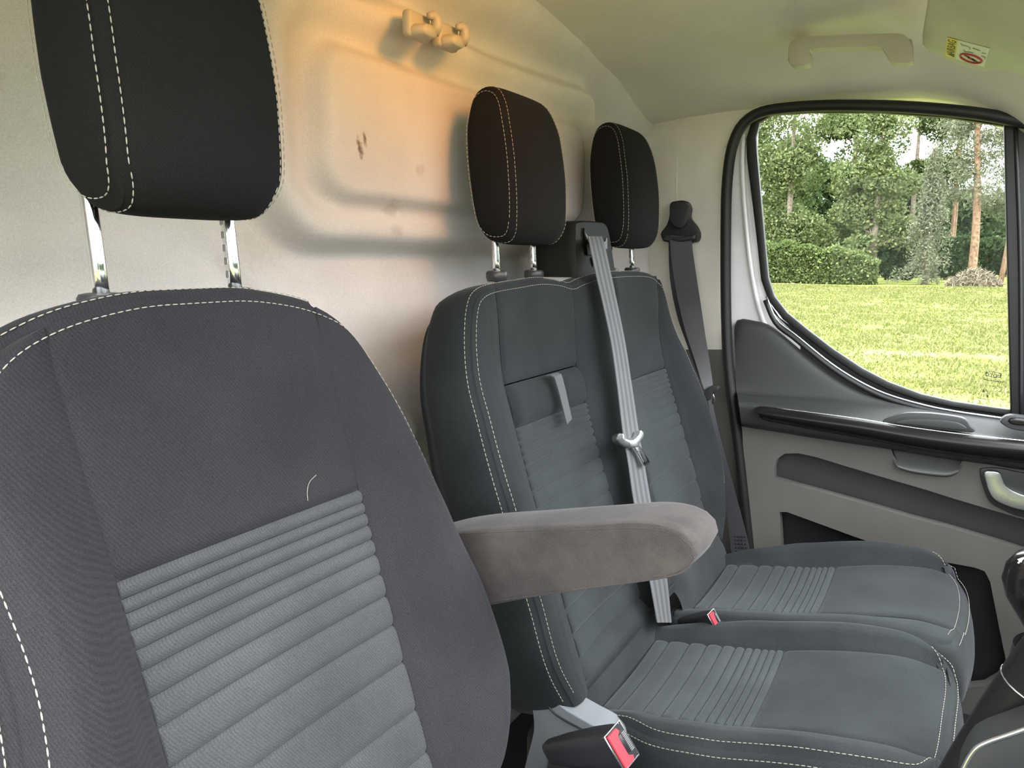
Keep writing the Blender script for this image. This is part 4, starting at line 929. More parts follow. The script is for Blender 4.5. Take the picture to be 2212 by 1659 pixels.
# buckles
def buckle(base, top, wdt, thick, label, face_n):
    """buckle body from base to top; red button on the end face"""
    base, top = Vector(base), Vector(top); ax = (top - base).normalized(); L_ = (top - base).length
    nrm = Vector(face_n); nrm = (nrm - ax * nrm.dot(ax)).normalized(); sd = ax.cross(nrm)
    M4 = Matrix((sd, nrm, ax)).transposed().to_4x4(); M4.translation = base
    t = thing('belt_buckle', base, label, 'buckle', 'red buttoned belt buckles')
    rows = []
    for z, k in ((0, 0.62), (0.3, 0.82), (0.7, 0.98), (0.9, 1.0), (1.0, 0.96)):
        sec = [(math.copysign(abs(math.cos(a)) ** 0.45, math.cos(a)) * wdt / 2 * k, math.copysign(abs(math.sin(a)) ** 0.45, math.sin(a)) * thick / 2 * k, z * L_) for a in np.linspace(0, 2 * PI, 32, endpoint=False)]
        rows.append([M4 @ Vector(p) for p in sec])
    V = [v for r in rows for v in r]; Fc = gridfaces(len(rows), 32, cv=True); Fc += [tuple(range(31, -1, -1)), tuple((len(rows) - 1) * 32 + k for k in range(32))]
    autosmooth(mk('body', V, Fc, M_BLK, t), 40)
    bm = bmesh.new()
    pts = [(-0.44, -0.40), (0.44, -0.40), (0.44, 0.10), (0.34, 0.16), (0.26, -0.02), (-0.26, -0.02), (-0.34, 0.16), (-0.44, 0.10)]
    vs = [bm.verts.new((x * wdt, y * thick, L_ + 0.0025)) for x, y in pts]
    f = bm.faces.new(vs); ge = bmesh.ops.extrude_face_region(bm, geom=[f])
    bmesh.ops.translate(bm, vec=(0, 0, -0.012), verts=[g for g in ge['geom'] if isinstance(g, bmesh.types.BMVert)])
    bmesh.ops.transform(bm, matrix=M4, verts=bm.verts)
    o = autosmooth(mkbm('release_button', bm, M_RED, t), 30); props(o, 'red release button')
    bm = bmesh.new()
    boxbm(bm, (-0.25 * wdt, 0.02 * thick, L_ - 0.004), (0.25 * wdt, 0.36 * thick, L_ + 0.0008), 0.0006, 1, M4)
    mkbm('latch_slot', bm, M_BLK, t)
    bm = bmesh.new()
    for k in range(12):
        x = (-0.24 + 0.48 * k / 11) * wdt; boxbm(bm, (x - 0.0006, 0.2 * thick, L_ - 0.001), (x + 0.0006, 0.38 * thick, L_ + 0.0022), 0, 1, M4)
    mkbm('slot_teeth', bm, M_NOT, t, smooth=False)['kind'] = 'stuff'
    rim = [M4 @ Vector((x * wdt * 1.06, y * thick * 1.05, L_ - 0.001)) for x, y in [(-0.46, 0.44), (-0.46, -0.44), (0.46, -0.44), (0.46, 0.44), (-0.46, 0.44)]]
    tube('rim', rim, 0.0012, M_NOT, t, seg=6)
    return t
buckle((-0.375, 0.742, 0.424), (-0.272, 0.706, 0.488), 0.042, 0.030, 'large black seat belt buckle with red button beside the driver seat', (-0.15, 1.0, 0.0))
buckle((-0.380, 1.258, 0.362), (-0.312, 1.226, 0.400), 0.030, 0.020, 'smaller buckle with red button sunk between the two bench cushions', (-0.15, 1.0, 0.0))

# ------------------------------------------------------------------ roof fittings
gh = thing('grab_handle', (-0.21, 1.61, 1.40), 'beige grab handle on the headliner above the passenger window', 'grab handle')
gp = [(1704, 100), (1712, 87), (1735, 79), (1800, 76), (1880, 73), (1940, 72), (1959, 80), (1970, 100), (1972, 126), (1965, 134), (1932, 134), (1921, 127), (1908, 108), (1892, 100), (1760, 104), (1749, 112), (1749, 131), (1741, 140), (1710, 140), (1704, 130)]
plate('grip', [gp], 1.575, 0.034, M_BEIP, gh, bev=0.010, seg=4, n=110)
for (u, v) in ((1727, 118), (1948, 113)):
    c = AY(u, v, 1.62); box('mount_foot', c - Vector((0.017, 0.025, 0.017)), c + Vector((0.017, 0.035, 0.017)), M_BEIP, gh, bev=0.006, seg=3)
def coat_hook(name, u, v, label):
    c = AX(u, v, -0.688); t = thing(name, c, label, 'coat hook', 'coat hooks on the bulkhead')
    k = 0.60
    W_ = lambda a, b, d: c + Vector((d, a, b)) * k
    # cup: rounded body tapering downward
    rows = []
    for q in np.linspace(0, 1, 9):
        dd = 0.034 * q; sc = 1.0 - 0.30 * q ** 2
        rows.append([W_(math.cos(t_) * 0.036 * sc + 0.004 * q, -0.012 + (math.sin(t_) * 0.024 - 0.004 * math.cos(2 * t_)) * sc * (1.0 if math.sin(t_) < 0 else 0.55), dd) for t_ in np.linspace(0, 2 * PI, 36, endpoint=False)])
    rows.append([W_(0.004, -0.012, 0.036)] * 36)
    loft('cup', rows, M_BEIP, t, closed=True)
    box('back_plate', W_(-0.040, -0.030, -0.020), W_(0.046, 0.030, 0.006), M_BEIP, t, bev=0.010 * k, seg=3)
    tube('hook', [W_(0.030, -0.012, 0.022), W_(0.036, 0.006, 0.028), W_(0.034, 0.020, 0.028), W_(0.024, 0.026, 0.026), W_(0.014, 0.022, 0.024), W_(0.013, 0.015, 0.024)], [0.0085, 0.0085, 0.0075, 0.0065, 0.0055, 0.004], M_BEIP, t, seg=12)
    return t
coat_hook('coat_hook', 903, 56, 'beige coat hook on the bulkhead, higher one nearer the driver headrest')
coat_hook('coat_hook', 966, 79, 'beige coat hook on the bulkhead, lower one nearer the middle headrest')

# sun visor with airbag sticker
vis = thing('sun_visor', (0.05, 1.70, 1.42), 'beige sun visor with yellow and white warning sticker', 'sun visor')
VP0 = Vector((-0.09, 1.55, 1.375)); vn = Vector((-0.45, -0.10, -0.9)).normalized()
VIS = [(2004, -60), (2000, 10), (1994, 45), (1989, 80), (1990, 98), (2004, 112), (2040, 129), (2085, 146), (2122, 156), (2138, 158), (2152, 153), (2212, 165), (2420, 215), (2420, -60)]
bm = bmesh.new(); vs = [bm.verts.new(onp(u, v, vn, VP0)) for u, v in VIS]
f = bm.faces.new(vs); ge = bmesh.ops.extrude_face_region(bm, geom=[f])
bmesh.ops.translate(bm, vec=-vn * 0.02, verts=[g for g in ge['geom'] if isinstance(g, bmesh.types.BMVert)])
bmesh.ops.recalc_face_normals(bm, faces=bm.faces)
es = [e for e in bm.edges if all(abs((v.co - VP0).dot(vn)) < 1e-5 for v in e.verts)]
bmesh.ops.bevel(bm, geom=es, offset=0.007, segments=4, profile=0.5, affect='EDGES', clamp_overlap=True)
bmesh.ops.triangulate(bm, faces=[f for f in bm.faces if len(f.verts) > 4])
autosmooth(mkbm('panel', bm, M_VISOR, vis), 35)
def vpt(s, t, lift):
    A, Bq, Cq, Dq = (2046, 81), (2138, 105), (2126, 145), (2042, 121)
    u = (A[0] * (1 - s) + Bq[0] * s) * (1 - t) + (Dq[0] * (1 - s) + Cq[0] * s) * t
    v = (A[1] * (1 - s) + Bq[1] * s) * (1 - t) + (Dq[1] * (1 - s) + Cq[1] * s) * t
    return onp(u, v, vn, VP0 + vn * lift)
def vquad(name, s0, s1, t0, t1, lift, mat, par):
    g = [vpt(s, t, lift) for s, t in ((s0, t0), (s1, t0), (s1, t1), (s0, t1))]
    return mk(name, g + [p - vn * 0.0004 for p in g], [(0, 1, 2, 3), (7, 6, 5, 4), (0, 4, 5, 1), (1, 5, 6, 2), (2, 6, 7, 3), (3, 7, 4, 0)], mat, par, smooth=False)
stk = vquad('sticker', 0, 1, 0, 1, 0.0008, M_PAP, vis); props(stk, 'airbag warning sticker')
vquad('yellow_band', 0, 0.25, 0, 1, 0.0012, M_YEL, stk)
mk('warning_triangle', [vpt(0.03, 0.86, 0.0016), vpt(0.22, 0.78, 0.0016), vpt(0.22, 0.94, 0.0016)], [(0, 1, 2)], M_INK, stk, smooth=False)
ex, ey = (vpt(0.12, 0.2, 0.0014) - vpt(0.12, 0.7, 0.0014)), (vpt(0.05, 0.5, 0.0014) - vpt(0.2, 0.5, 0.0014))
def vtext(name, body, s, t, size, mat):
    ux, uy = ex.normalized(), ey.normalized(); uz = ux.cross(uy)
    M4 = Matrix((ux, uy, vn)).transposed().to_4x4(); M4.translation = vpt(s, t, 0.0014); text(name, body, size, mat, M4, stk, 0.0001)
vtext('sticker_word', 'AIRBAG', 0.13, 0.45, 0.020, M_INK)
tube('prohibition_ring', [vpt(0.63 + 0.27 * math.cos(a), 0.76 + 0.19 * math.sin(a), 0.0016) for a in np.linspace(0, 2 * PI, 40)], 0.0016, M_REDI, stk, seg=6)
tube('prohibition_bar', [vpt(0.45, 0.66, 0.0016), vpt(0.81, 0.86, 0.0016)], 0.0011, M_REDI, stk, seg=6)
tube('seat_symbol', [vpt(s, t, 0.0014) for s, t in ((0.55, 0.70), (0.60, 0.76), (0.68, 0.77), (0.74, 0.82))], 0.0016, M_INK, stk, seg=6)
for k, P in enumerate([[(0.33, 0.12), (0.36, 0.20), (0.48, 0.18), (0.55, 0.22), (0.56, 0.30)], [(0.62, 0.2), (0.80, 0.24)], [(0.42, 0.42), (0.45, 0.5), (0.55, 0.46), (0.66, 0.44)], [(0.55, 0.54), (0.66, 0.58), (0.76, 0.60)], [(0.86, 0.32), (0.94, 0.30)], [(0.86, 0.48), (0.96, 0.5), (0.96, 0.6)], [(0.78, 0.66), (0.87, 0.68)]]):
    tube('sticker_drawing', [vpt(s, t, 0.0012) for s, t in P], 0.0007, M_INKG, stk, seg=5)

# ------------------------------------------------------------------ gear lever and steering wheel (right edge)
gk = thing('gear_lever', (0.10, 0.85, 0.55), 'glossy black gear knob with white shift numbers', 'gear lever')
kb = Vector((0.106, 0.85, 0.640)); kax = Vector((-0.18, 0, 1))
lathe('knob', [(0.0001, 0.092), (0.012, 0.091), (0.024, 0.086), (0.033, 0.076), (0.0375, 0.062), (0.036, 0.046), (0.030, 0.030), (0.024, 0.016), (0.020, 0.0), (0.017, -0.01)], M_GLO, kb, kax, gk, 36)
tube('chrome_band', [kb + Vector((-0.024 + 0.004 * math.cos(a), -0.026, 0.055)) + Vector((0.012 * math.sin(a), -0.004, 0.02 * math.cos(a))) for a in np.linspace(-0.9, 2.6, 16)], 0.003, M_SILV, gk, seg=8)
lathe('gaiter', [(0.022, 0.0), (0.026, -0.02), (0.04, -0.05), (0.058, -0.08), (0.065, -0.12)], M_LEA, kb, kax, gk, 30)
lathe('gaiter_ring', [(0.034, -0.002), (0.037, -0.012), (0.042, -0.030), (0.044, -0.034), (0.038, -0.034)], M_BLKS, kb, kax, gk, 30)
for s_, dx, dy, dz in (('6', -0.030, -0.012, 0.082), ('4', -0.030, -0.016, 0.0905 - 0.004), ('R', -0.022, -0.018, 0.0885)):
    M4 = Matrix.Translation(kb + Vector((dx - 0.006, dy, dz - 0.006))) @ Vector((-0.75, -0.35, 0.6)).to_track_quat('Z', 'Y').to_matrix().to_4x4()
    text('shift_number', s_, 0.011, M_PAP, M4, gk, 0.0006)
sw = thing('steering_wheel', (0.055, 0.415, 0.665), 'black leather steering wheel rim with dimpled grip and silver trimmed spoke', 'steering wheel')
wc = Vector((0.053, 0.413, 0.678)); wm = Vector((0.36, 0, 0.933)).normalized(); wn = Vector((-0.933, 0, 0.36)).normalized(); wy = Vector((0, 1, 0))
RW = 0.187
def wpt(a, r, d): return wc + (wy * math.cos(a) + wm * math.sin(a)) * r + wn * d
V = []; na_, nb_ = 140, 22
for i in range(na_):
    a = 2 * PI * i / na_; th = 0.0185 + 0.0030 * math.exp(-((a - 0.45) / 0.28) ** 2) + 0.003 * math.exp(-((a - PI + 0.45) / 0.28) ** 2)
    for j in range(nb_):
        p = 2 * PI * j / nb_; V.append(wpt(a, RW + th * 0.9 * math.cos(p), th * 1.1 * math.sin(p)))
rim = mk('rim', V, gridfaces(na_, nb_, True, True), M_LEA, sw)
for a in (0.20,):
    V = [];
    for k in range(25):
        p = 2 * PI * k / 24; V.append(wpt(a, RW + 0.0194 * 0.93 * math.cos(p), 0.0194 * 1.12 * math.sin(p)))
    tube('rim_seam', V, 0.0007, M_NOT, rim, seg=6)
bm = bmesh.new()
for i in range(16):
    for j in range(7):
        a = -0.16 + 0.021 * i; p = PI + 0.05 + 0.2 * j
        c = wpt(a, RW + 0.0205 * 0.9 * math.cos(p), 0.0205 * 1.1 * math.sin(p)); nn = (c - wpt(a, RW, 0)).normalized()
        t1 = (wpt(a + 0.01, RW, 0) - wpt(a, RW, 0)).normalized(); t2 = nn.cross(t1)
        q = [bm.verts.new(c + t1 * x * 0.0021 + t2 * y * 0.0021 - nn * 0.0010) for x, y in ((-1, -1), (1, -1), (1, 1), (-1, 1))]; tp_ = bm.verts.new(c + nn * 0.0016)
        for k in range(4): bm.faces.new((q[k], q[(k + 1) % 4], tp_))
mkbm('grip_dimples', bm, M_BLKS, rim, smooth=False)['kind'] = 'stuff'
# spoke and hub
rows = []
for r, hw, d in ((0.176, 0.030, 0.002), (0.150, 0.034, -0.004), (0.115, 0.040, -0.012), (0.075, 0.055, -0.016)):
    rows.append([wc + wy * r + wm * (x * hw - 0.050) + wn * (d + 0.010 * (1 - abs(x) ** 4)) for x in np.linspace(-1, 1, 12)])
loft('spoke', rows, M_BLKS, sw)
SPK = [(2076, 1672), (2090, 1642), (2108, 1617), (2134, 1603), (2180, 1587), (2270, 1556), (2380, 1640), (2380, 1760), (2060, 1760)]
sp_ = plate('spoke_cover', [SPK], 0.545, 0.03, M_BLKS, sw, bev=0.004)
tube('spoke_trim', [AY(u, v, 0.545) for u, v in SPK[:6]], 0.0016, M_SILV, sw, seg=8, n=40)
rows = []
for r, d in ((0.0001, 0.03), (0.04, 0.028), (0.07, 0.018), (0.088, 0.0), (0.08, -0.03)):
    rows.append([wc + (wy * math.cos(a) + wm * math.sin(a) * 0.85) * r + wn * d for a in np.linspace(0, 2 * PI, 36, endpoint=False)])
loft('hub_pad', rows, M_BLKS, sw, closed=True)
rows = []
for r, hw, d in ((0.176, 0.030, 0.002), (0.150, 0.034, -0.004), (0.115, 0.040, -0.012), (0.075, 0.055, -0.016)):
    rows.append([wc - wy * r + wm * (x * hw - 0.050) + wn * (d + 0.010 * (1 - abs(x) ** 4)) for x in np.linspace(-1, 1, 12)])
loft('spoke', rows, M_BLKS, sw, flip=True)
tube('column', [wc - wn * 0.02, wc - wn * 0.24], 0.045, M_BLK, sw, seg=20, n=6)

# ------------------------------------------------------------------ outside: field, hedge, trees
GZ = -0.62
def leafmat(name, cols, trans=0.35):
    m, N, L, B = mat_new(name); g = N.new('ShaderNodeNewGeometry')
    c = ramp(N, L, g.outputs['Random Per Island'], [(i / (len(cols) - 1), q) for i, q in enumerate(cols)])
    out = [x for x in N if x.type == 'OUTPUT_MATERIAL'][0]
    df = N.new('ShaderNodeBsdfDiffuse'); tl = N.new('ShaderNodeBsdfTranslucent'); mx = N.new('ShaderNodeMixShader'); mx.inputs[0].default_value = trans
    L.new(c, df.inputs[0]); L.new(c, tl.inputs[0]); L.new(df.outputs[0], mx.inputs[1]); L.new(tl.outputs[0], mx.inputs[2]); L.new(mx.outputs[0], out.inputs[0]); N.remove(B)
    return m
ML = {'mid': leafmat('oak_leaf', [(0.0436, 0.0659, 0.0227), (0.0890, 0.1195, 0.0439), (0.1519, 0.1805, 0.0752)]),  # leaf greens paled and greyed to carry the haze of the glass
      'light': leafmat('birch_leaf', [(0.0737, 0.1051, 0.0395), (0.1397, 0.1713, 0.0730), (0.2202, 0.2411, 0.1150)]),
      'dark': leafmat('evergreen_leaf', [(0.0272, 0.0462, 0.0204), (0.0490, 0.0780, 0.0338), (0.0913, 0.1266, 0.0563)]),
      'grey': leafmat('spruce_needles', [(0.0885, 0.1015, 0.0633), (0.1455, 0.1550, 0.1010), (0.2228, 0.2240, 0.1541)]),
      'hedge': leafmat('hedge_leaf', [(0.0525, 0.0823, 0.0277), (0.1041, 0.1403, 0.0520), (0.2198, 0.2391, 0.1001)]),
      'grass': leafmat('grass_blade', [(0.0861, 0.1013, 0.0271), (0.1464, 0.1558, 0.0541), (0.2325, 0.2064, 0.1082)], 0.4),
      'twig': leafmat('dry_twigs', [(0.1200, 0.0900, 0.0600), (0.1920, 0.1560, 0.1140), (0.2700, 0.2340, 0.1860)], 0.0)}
M_BARK = plastic('pine_bark', (0.20, 0.125, 0.08), 0.9, 12, 0.4, spec=0.1, mott=0.5)
M_BARKG = plastic('grey_bark', (0.16, 0.13, 0.10), 0.9, 12, 0.4, spec=0.1, mott=0.5)
def leaves(name, C, size, mat, parent, droop=0.0, aspect=0.6):
    """C: Nx3 positions; one bent quad per leaf"""
    n = len(C); d1 = rng.normal(size=(n, 3)); d1[:, 2] -= droop; d1 /= np.linalg.norm(d1, axis=1, keepdims=True)
    d2 = np.cross(d1, rng.normal(size=(n, 3))); d2 /= np.linalg.norm(d2, axis=1, keepdims=True)
    sz = (size * rng.uniform(0.6, 1.35, n))[:, None]
    V = np.stack([C - d1 * sz * 0.5, C + d2 * sz * 0.5 * aspect, C + d1 * sz * 0.5, C - d2 * sz * 0.5 * aspect], 1).reshape(-1, 3)
    me = bpy.data.meshes.new(name); me.vertices.add(4 * n); me.vertices.foreach_set('co', V.ravel())
    me.loops.add(4 * n); me.polygons.add(n); me.loops.foreach_set('vertex_index', np.arange(4 * n, dtype=np.int32))
    me.polygons.foreach_set('loop_start', np.arange(0, 4 * n, 4, dtype=np.int32)); me.polygons.foreach_set('loop_total', np.full(n, 4, dtype=np.int32))
    me.update(); me.validate()
    o = link(name, me, mat, parent, smooth=False); o['kind'] = 'stuff'; return o
def tree(x, y, h, cr, label, mat, nblob=26, nleaf=9000, size=0.25, base=0.12, tr=0.25, bark=None, name='broadleaf_tree', group=None, lean=0.0, gap=0.0):
    t = thing(name, (x, y, GZ), label, 'tree', group); bark = bark or M_BARKG
    top = Vector((x + lean, y, GZ + h * 0.92))
    tube('trunk', [(x, y, GZ - 0.1), (x + lean * 0.3, y, GZ + h * 0.35), (x + lean * 0.7, y, GZ + h * 0.7), tuple(top)], [tr, tr * 0.8, tr * 0.5, tr * 0.15], bark, t, seg=9)
    B_ = []
    for k in range(nblob):
        u = rng.uniform(0, 1); zz = h * (base + (1 - base) * (0.08 + 0.88 * u))
        wr = cr * math.sin(PI * (0.15 + 0.8 * u)) ** 0.7
        a = rng.uniform(0, 2 * PI); r = wr * math.sqrt(rng.uniform(0, 1)) * 0.85
        B_.append((x + lean * u + r * math.cos(a), y + 0.3 * r * math.sin(a), GZ + zz, cr * rng.uniform(0.28, 0.5)))
    P = []
    for bx, by, bz, br in B_:
        m = int(nleaf / nblob); d = rng.normal(size=(m, 3)); d /= np.linalg.norm(d, axis=1, keepdims=True)
        rr = br * rng.uniform(0.35, 1.0, (m, 1)) ** 0.5
        P.append(np.array([bx, by, bz]) + d * rr * np.array([1, 0.5, 0.75]))
    P = np.concatenate(P); P = P[P[:, 2] > GZ + 0.2]
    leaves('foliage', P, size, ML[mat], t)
    bm_pts = []
    for k in range(7):
        bx, by, bz, br = B_[int(rng.integers(0, nblob))]; zt = max(GZ + h * 0.2, bz - 1.6)
        f_ = (zt - GZ) / h
        tube('branch', [(x + lean * f_, y, zt), ((x + bx) / 2, (y + by) / 2, zt + 0.6), (bx, by, bz)], [tr * 0.35, tr * 0.22, tr * 0.08], bark, t, seg=6)
    return t
# ground
M_FIELD, N, L, B = mat_new('field_turf'); v = coords(N, L)
n1 = ntex(N, L, v, 0.9, 6, 0.65); n2 = ntex(N, L, v, 7, 6, 0.7); n3 = ntex(N, L, v, 0.15, 3)
c = ramp(N, L, n1, [(0.35, (0.1025, 0.1230, 0.0328)), (0.52, (0.1517, 0.1599, 0.0574)), (0.68, (0.1927, 0.1845, 0.0943))])
c = mulmix(N, L, c, ramp(N, L, n2, [(0.3, (0.7, 0.74, 0.6)), (0.7, (1.2, 1.15, 1.1))])); c = mulmix(N, L, c, ramp(N, L, n3, [(0.35, (0.85, 0.92, 0.85)), (0.65, (1.1, 1.05, 1.0))]))
L.new(c, B.inputs['Base Color']); B.inputs['Roughness'].default_value = 1.0; B.inputs['Specular IOR Level'].default_value = 0.0
gx = np.linspace(-90, 70, 81); gy = np.linspace(-60, 130, 96)
V = [(x, y, GZ + 0.03 * math.sin(x * 0.7 + y * 0.4)) for x in gx for y in gy]
o = mk('ground', V, gridfaces(81, 96), M_FIELD); props(o, 'mown grass field beyond the window', kind='structure')
# grass tufts in view
nb_ = 130000
yy = 6.5 + 45 * rng.uniform(0, 1, nb_) ** 1.7; xx = yy * rng.uniform(-0.30, 0.10, nb_)
clump = np.array([noise.noise(Vector((a * 0.9, b * 0.9, 3.0))) for a, b in zip(xx, yy)])
keep = clump > rng.uniform(-0.55, 0.35, nb_); xx, yy = xx[keep], yy[keep]; n_ = len(xx)
hh = (0.03 + 0.05 * rng.uniform(0, 1, n_)) * (0.8 + yy * 0.012); ww = 0.006 + yy * 0.0009; an = rng.uniform(0, 2 * PI, n_)
dx, dy = np.cos(an) * ww, np.sin(an) * ww; lx, ly = rng.normal(0, 0.03, n_), rng.normal(0, 0.03, n_)
g0 = GZ + 0.03 * np.sin(xx * 0.7 + yy * 0.4) - 0.005
V = np.stack([np.stack([xx - dx, yy - dy, g0], 1), np.stack([xx + dx, yy + dy, g0], 1), np.stack([xx + lx, yy + ly, g0 + hh], 1)], 1).reshape(-1, 3)
me = bpy.data.meshes.new('grass'); me.vertices.add(3 * n_); me.vertices.foreach_set('co', V.ravel()); me.loops.add(3 * n_); me.polygons.add(n_)
me.loops.foreach_set('vertex_index', np.arange(3 * n_, dtype=np.int32)); me.polygons.foreach_set('loop_start', np.arange(0, 3 * n_, 3, dtype=np.int32)); me.polygons.foreach_set('loop_total', np.full(n_, 3, dtype=np.int32)); me.update()
o = link('grass', me, ML['grass'], smooth=False); props(o, 'short grass tufts across the field', 'grass', kind='stuff')
# hedge
hg = thing('hedge', (-9.5, 56, GZ), 'clipped green hedge along the left end of the field edge', 'hedge')
n_ = 26000; hx = rng.uniform(-16.5, -4.6, n_); hz = rng.uniform(0, 1, n_); face = rng.uniform(0, 1, n_)
top = 2.55 + 0.12 * np.sin(hx * 1.7) + 0.1 * np.sin(hx * 4.1) - 0.10 * (hx + 10)
top = np.where(hx > -7.5, top - 0.25 * (hx + 7.5) * 0.6, top)
hy = np.where(face < 0.75, 55 + rng.normal(0, 0.14, n_), rng.uniform(55, 56.6, n_)); zz_ = np.where(face < 0.75, hz * top, top + rng.normal(0, 0.08, n_))
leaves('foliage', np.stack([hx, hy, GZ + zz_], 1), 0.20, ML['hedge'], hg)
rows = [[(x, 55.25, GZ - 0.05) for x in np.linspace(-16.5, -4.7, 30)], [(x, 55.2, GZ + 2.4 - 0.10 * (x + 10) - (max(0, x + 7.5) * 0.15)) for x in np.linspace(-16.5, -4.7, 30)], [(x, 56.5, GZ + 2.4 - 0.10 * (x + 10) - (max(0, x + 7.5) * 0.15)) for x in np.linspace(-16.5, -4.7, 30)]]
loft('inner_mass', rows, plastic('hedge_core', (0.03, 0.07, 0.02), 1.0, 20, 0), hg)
G = 'trees along the field edge'
tree(-15.5, 68, 18.0, 4.6, 'tall leafy tree at the left side of the window', 'mid', 34, 22100, 0.27, group=G)
tree(-11.2, 60, 16.5, 4.1, 'pale green leafy tree second from the left, behind the hedge', 'light', 32, 20400, 0.25, group=G)
tree(-7.6, 65, 18.0, 4.0, 'mid green leafy tree above the middle of the hedge', 'mid', 30, 18700, 0.27, group=G)
tree(-5.2, 57.8, 11.6, 2.8, 'shorter pale leafy tree above the right end of the hedge', 'light', 26, 14450, 0.24, base=0.08, group=G)
tree(-3.6, 68.5, 14.5, 2.9, 'dark green tree left of the grey spruce', 'mid', 20, 11050, 0.25, base=0.04, group=G)
# back row, dense and dark
for k, (x, h, cr) in enumerate([(-18, 13, 5.5), (-13, 11, 5.0), (-8.5, 10, 4.6), (-4.5, 8.5, 3.6), (-0.5, 7.0, 3.6), (3.5, 7.5, 3.8), (7.5, 8.5, 4.2)]):
    lab = ['dark tree mass far left behind the leafy trees', 'dark tree behind the pale second tree', 'dark tree behind the middle of the hedge', 'dark tree behind the right end of the hedge', 'dark low tree directly behind the pine trunk', 'dark low tree behind the thin pine', 'dark tree beyond the window divider bar'][k]
    tree(x, 76 + 5 * (k % 3), h, cr, lab, 'dark', 26, 8500, 0.5, base=0.02, group='dark trees in the back row')
# pines
def pine(x, y, h, tr, lab, crown_lo, nclump, lean=0.0, mat='grey', spread=1.0):
    t = thing('pine_tree', (x, y, GZ), lab, 'tree', 'pines with bare trunks')
    pt = lambda f: Vector((x + lean * f + 0.12 * math.sin(f * 7), y, GZ + h * f))
    tube('trunk', [pt(f) for f in np.linspace(0, 1, 12)], [tr * (1 - 0.6 * f) for f in np.linspace(0, 1, 12)], M_BARK, t, seg=10)
    P = []
    for k in range(nclump):
        f = rng.uniform(crown_lo, 1.0); a = rng.uniform(0, 2 * PI); r = spread * rng.uniform(0.3, 2.4) * (1.15 - 0.5 * f)
        p0 = pt(f); p1 = p0 + Vector((r * math.cos(a), r * math.sin(a) * 0.6, rng.uniform(-0.7, 0.3)))
        if k % 3 == 0: tube('branch', [p0, (p0 + p1) / 2 + Vector((0, 0, 0.15)), p1], [tr * 0.22, tr * 0.14, tr * 0.05], M_BARKG, t, seg=5)
        m = 150; P.append(np.array(p1) + rng.normal(size=(m, 3)) * np.array([0.42, 0.3, 0.26]))
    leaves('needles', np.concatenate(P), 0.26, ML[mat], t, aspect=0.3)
    return t
pine(0.62, 58, 16, 0.27, 'tall pine with bare orange trunk near the window divider', 0.36, 70, -0.5)
pine(2.35, 61, 14, 0.17, 'thin pine with pale orange trunk right of the tall pine', 0.34, 60, 0.5)
pine(-0.9, 72, 15, 0.15, 'slender dark trunked pine against the white sky', 0.45, 34, 0.4, 'dark')
pine(-1.0, 69.5, 15.5, 0.17, 'slender pine just left of the white sky gaps', 0.4, 40, 0.3, 'mid')
def spruce(x, y, h, cr, lab):
    t = thing('spruce_tree', (x, y, GZ), lab, 'tree'); P = []
    tube('trunk', [(x, y, GZ), (x, y, GZ + h)], [0.25, 0.05], M_BARKG, t, seg=8, n=6)
    for k in range(70):
        f = rng.uniform(0.12, 1.0); a = rng.uniform(0, 2 * PI); r = cr * (1.08 - f) * rng.uniform(0.6, 1.0)
        for q in np.linspace(0.25, 1, 6):
            c = np.array([x + r * q * math.cos(a), y + r * q * math.sin(a) * 0.7, GZ + h * f - 0.8 * q * q])
            P.append(c + rng.normal(size=(24, 3)) * np.array([0.2, 0.2, 0.22]))
        if k % 6 == 0: tube('branch', [(x, y, GZ + h * f), (x + r * math.cos(a), y + r * math.sin(a) * 0.7, GZ + h * f - 0.7)], [0.05, 0.02], M_BARKG, t, seg=5)
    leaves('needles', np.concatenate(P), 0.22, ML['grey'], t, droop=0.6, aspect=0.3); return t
spruce(-1.9, 55.5, 8.6, 2.0, 'drooping grey green spruce between hedge and tall pine')
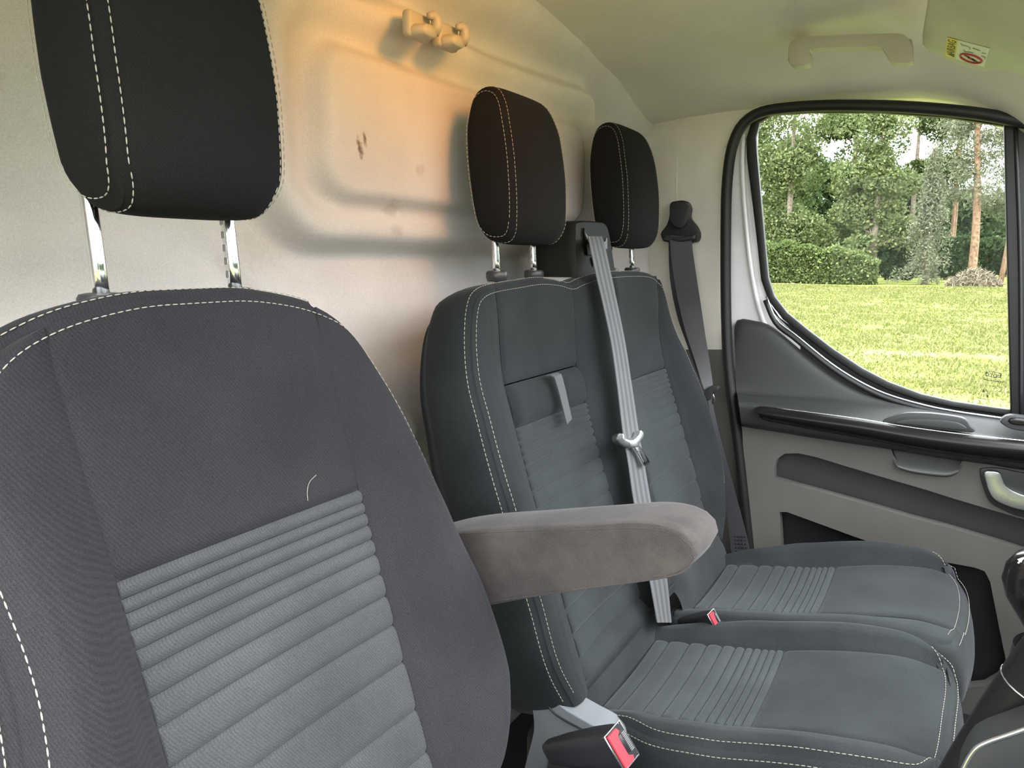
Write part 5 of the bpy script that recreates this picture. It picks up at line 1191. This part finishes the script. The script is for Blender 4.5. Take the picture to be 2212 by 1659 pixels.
# undergrowth shrubs and brush pile
for k, (x, y, h, cr) in enumerate([(-3.9, 62.5, 3.0, 1.6), (-0.2, 63, 3.0, 1.6), (1.6, 65, 3.4, 1.9), (3.9, 63.5, 3.2, 1.8)]):
    tree(x, y, h, cr, ['dark shrub at the right end of the hedge', 'dark shrub left of the tall pine foot', 'dark shrub between the two pine trunks', 'dark shrub right of the thin pine'][k], 'dark', 14, 4200, 0.3, base=0.0, tr=0.06, name='shrub', group='dark shrubs under the trees')
bp = thing('brush_pile', (0.75, 53.4, GZ), 'heap of dry grey brushwood at the foot of the tall pine', 'brush pile')
n_ = 2600; a = rng.uniform(0, 2 * PI, n_); r = np.sqrt(rng.uniform(0, 1, n_)); hz = rng.uniform(0, 1, n_)
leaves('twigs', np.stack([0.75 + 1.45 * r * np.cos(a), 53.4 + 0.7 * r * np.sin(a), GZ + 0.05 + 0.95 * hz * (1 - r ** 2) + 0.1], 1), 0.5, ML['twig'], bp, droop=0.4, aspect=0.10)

# woodland added unseen ahead of the van to block low sky light
n_ = 5000; a_ = rng.uniform(-0.8, 0.95, n_); r_ = rng.uniform(46, 54, n_); hh_ = 9 * rng.uniform(0, 1, n_) ** 0.8
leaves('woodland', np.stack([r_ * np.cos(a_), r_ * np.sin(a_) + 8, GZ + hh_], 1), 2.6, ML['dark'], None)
o = bpy.data.objects['woodland']; props(o, 'dark woodland added unseen ahead of the van to block low sky', 'woodland', kind='stuff')
# far undergrowth closing the view under the trees
n_ = 16000
leaves('undergrowth', np.stack([rng.uniform(-34, 16, n_), 96 + rng.normal(0, 1.0, n_), GZ + 5.5 * rng.uniform(0, 1, n_) ** 0.8], 1), 0.9, ML['dark'], None)
o = bpy.data.objects['undergrowth']; props(o, 'dark woodland undergrowth far behind the trees', 'undergrowth', kind='stuff')
hp = [DF.w(a, b, d_surf(a, b) + 0.0008) for a, b in ((0.058, -0.168), (0.060, -0.160), (0.065, -0.153), (0.074, -0.149))]
props(tube('thread', hp, 0.00025, M_STI, None, seg=5, n=14), 'pale curved thread stuck on the driver backrest above the ribs', 'thread')
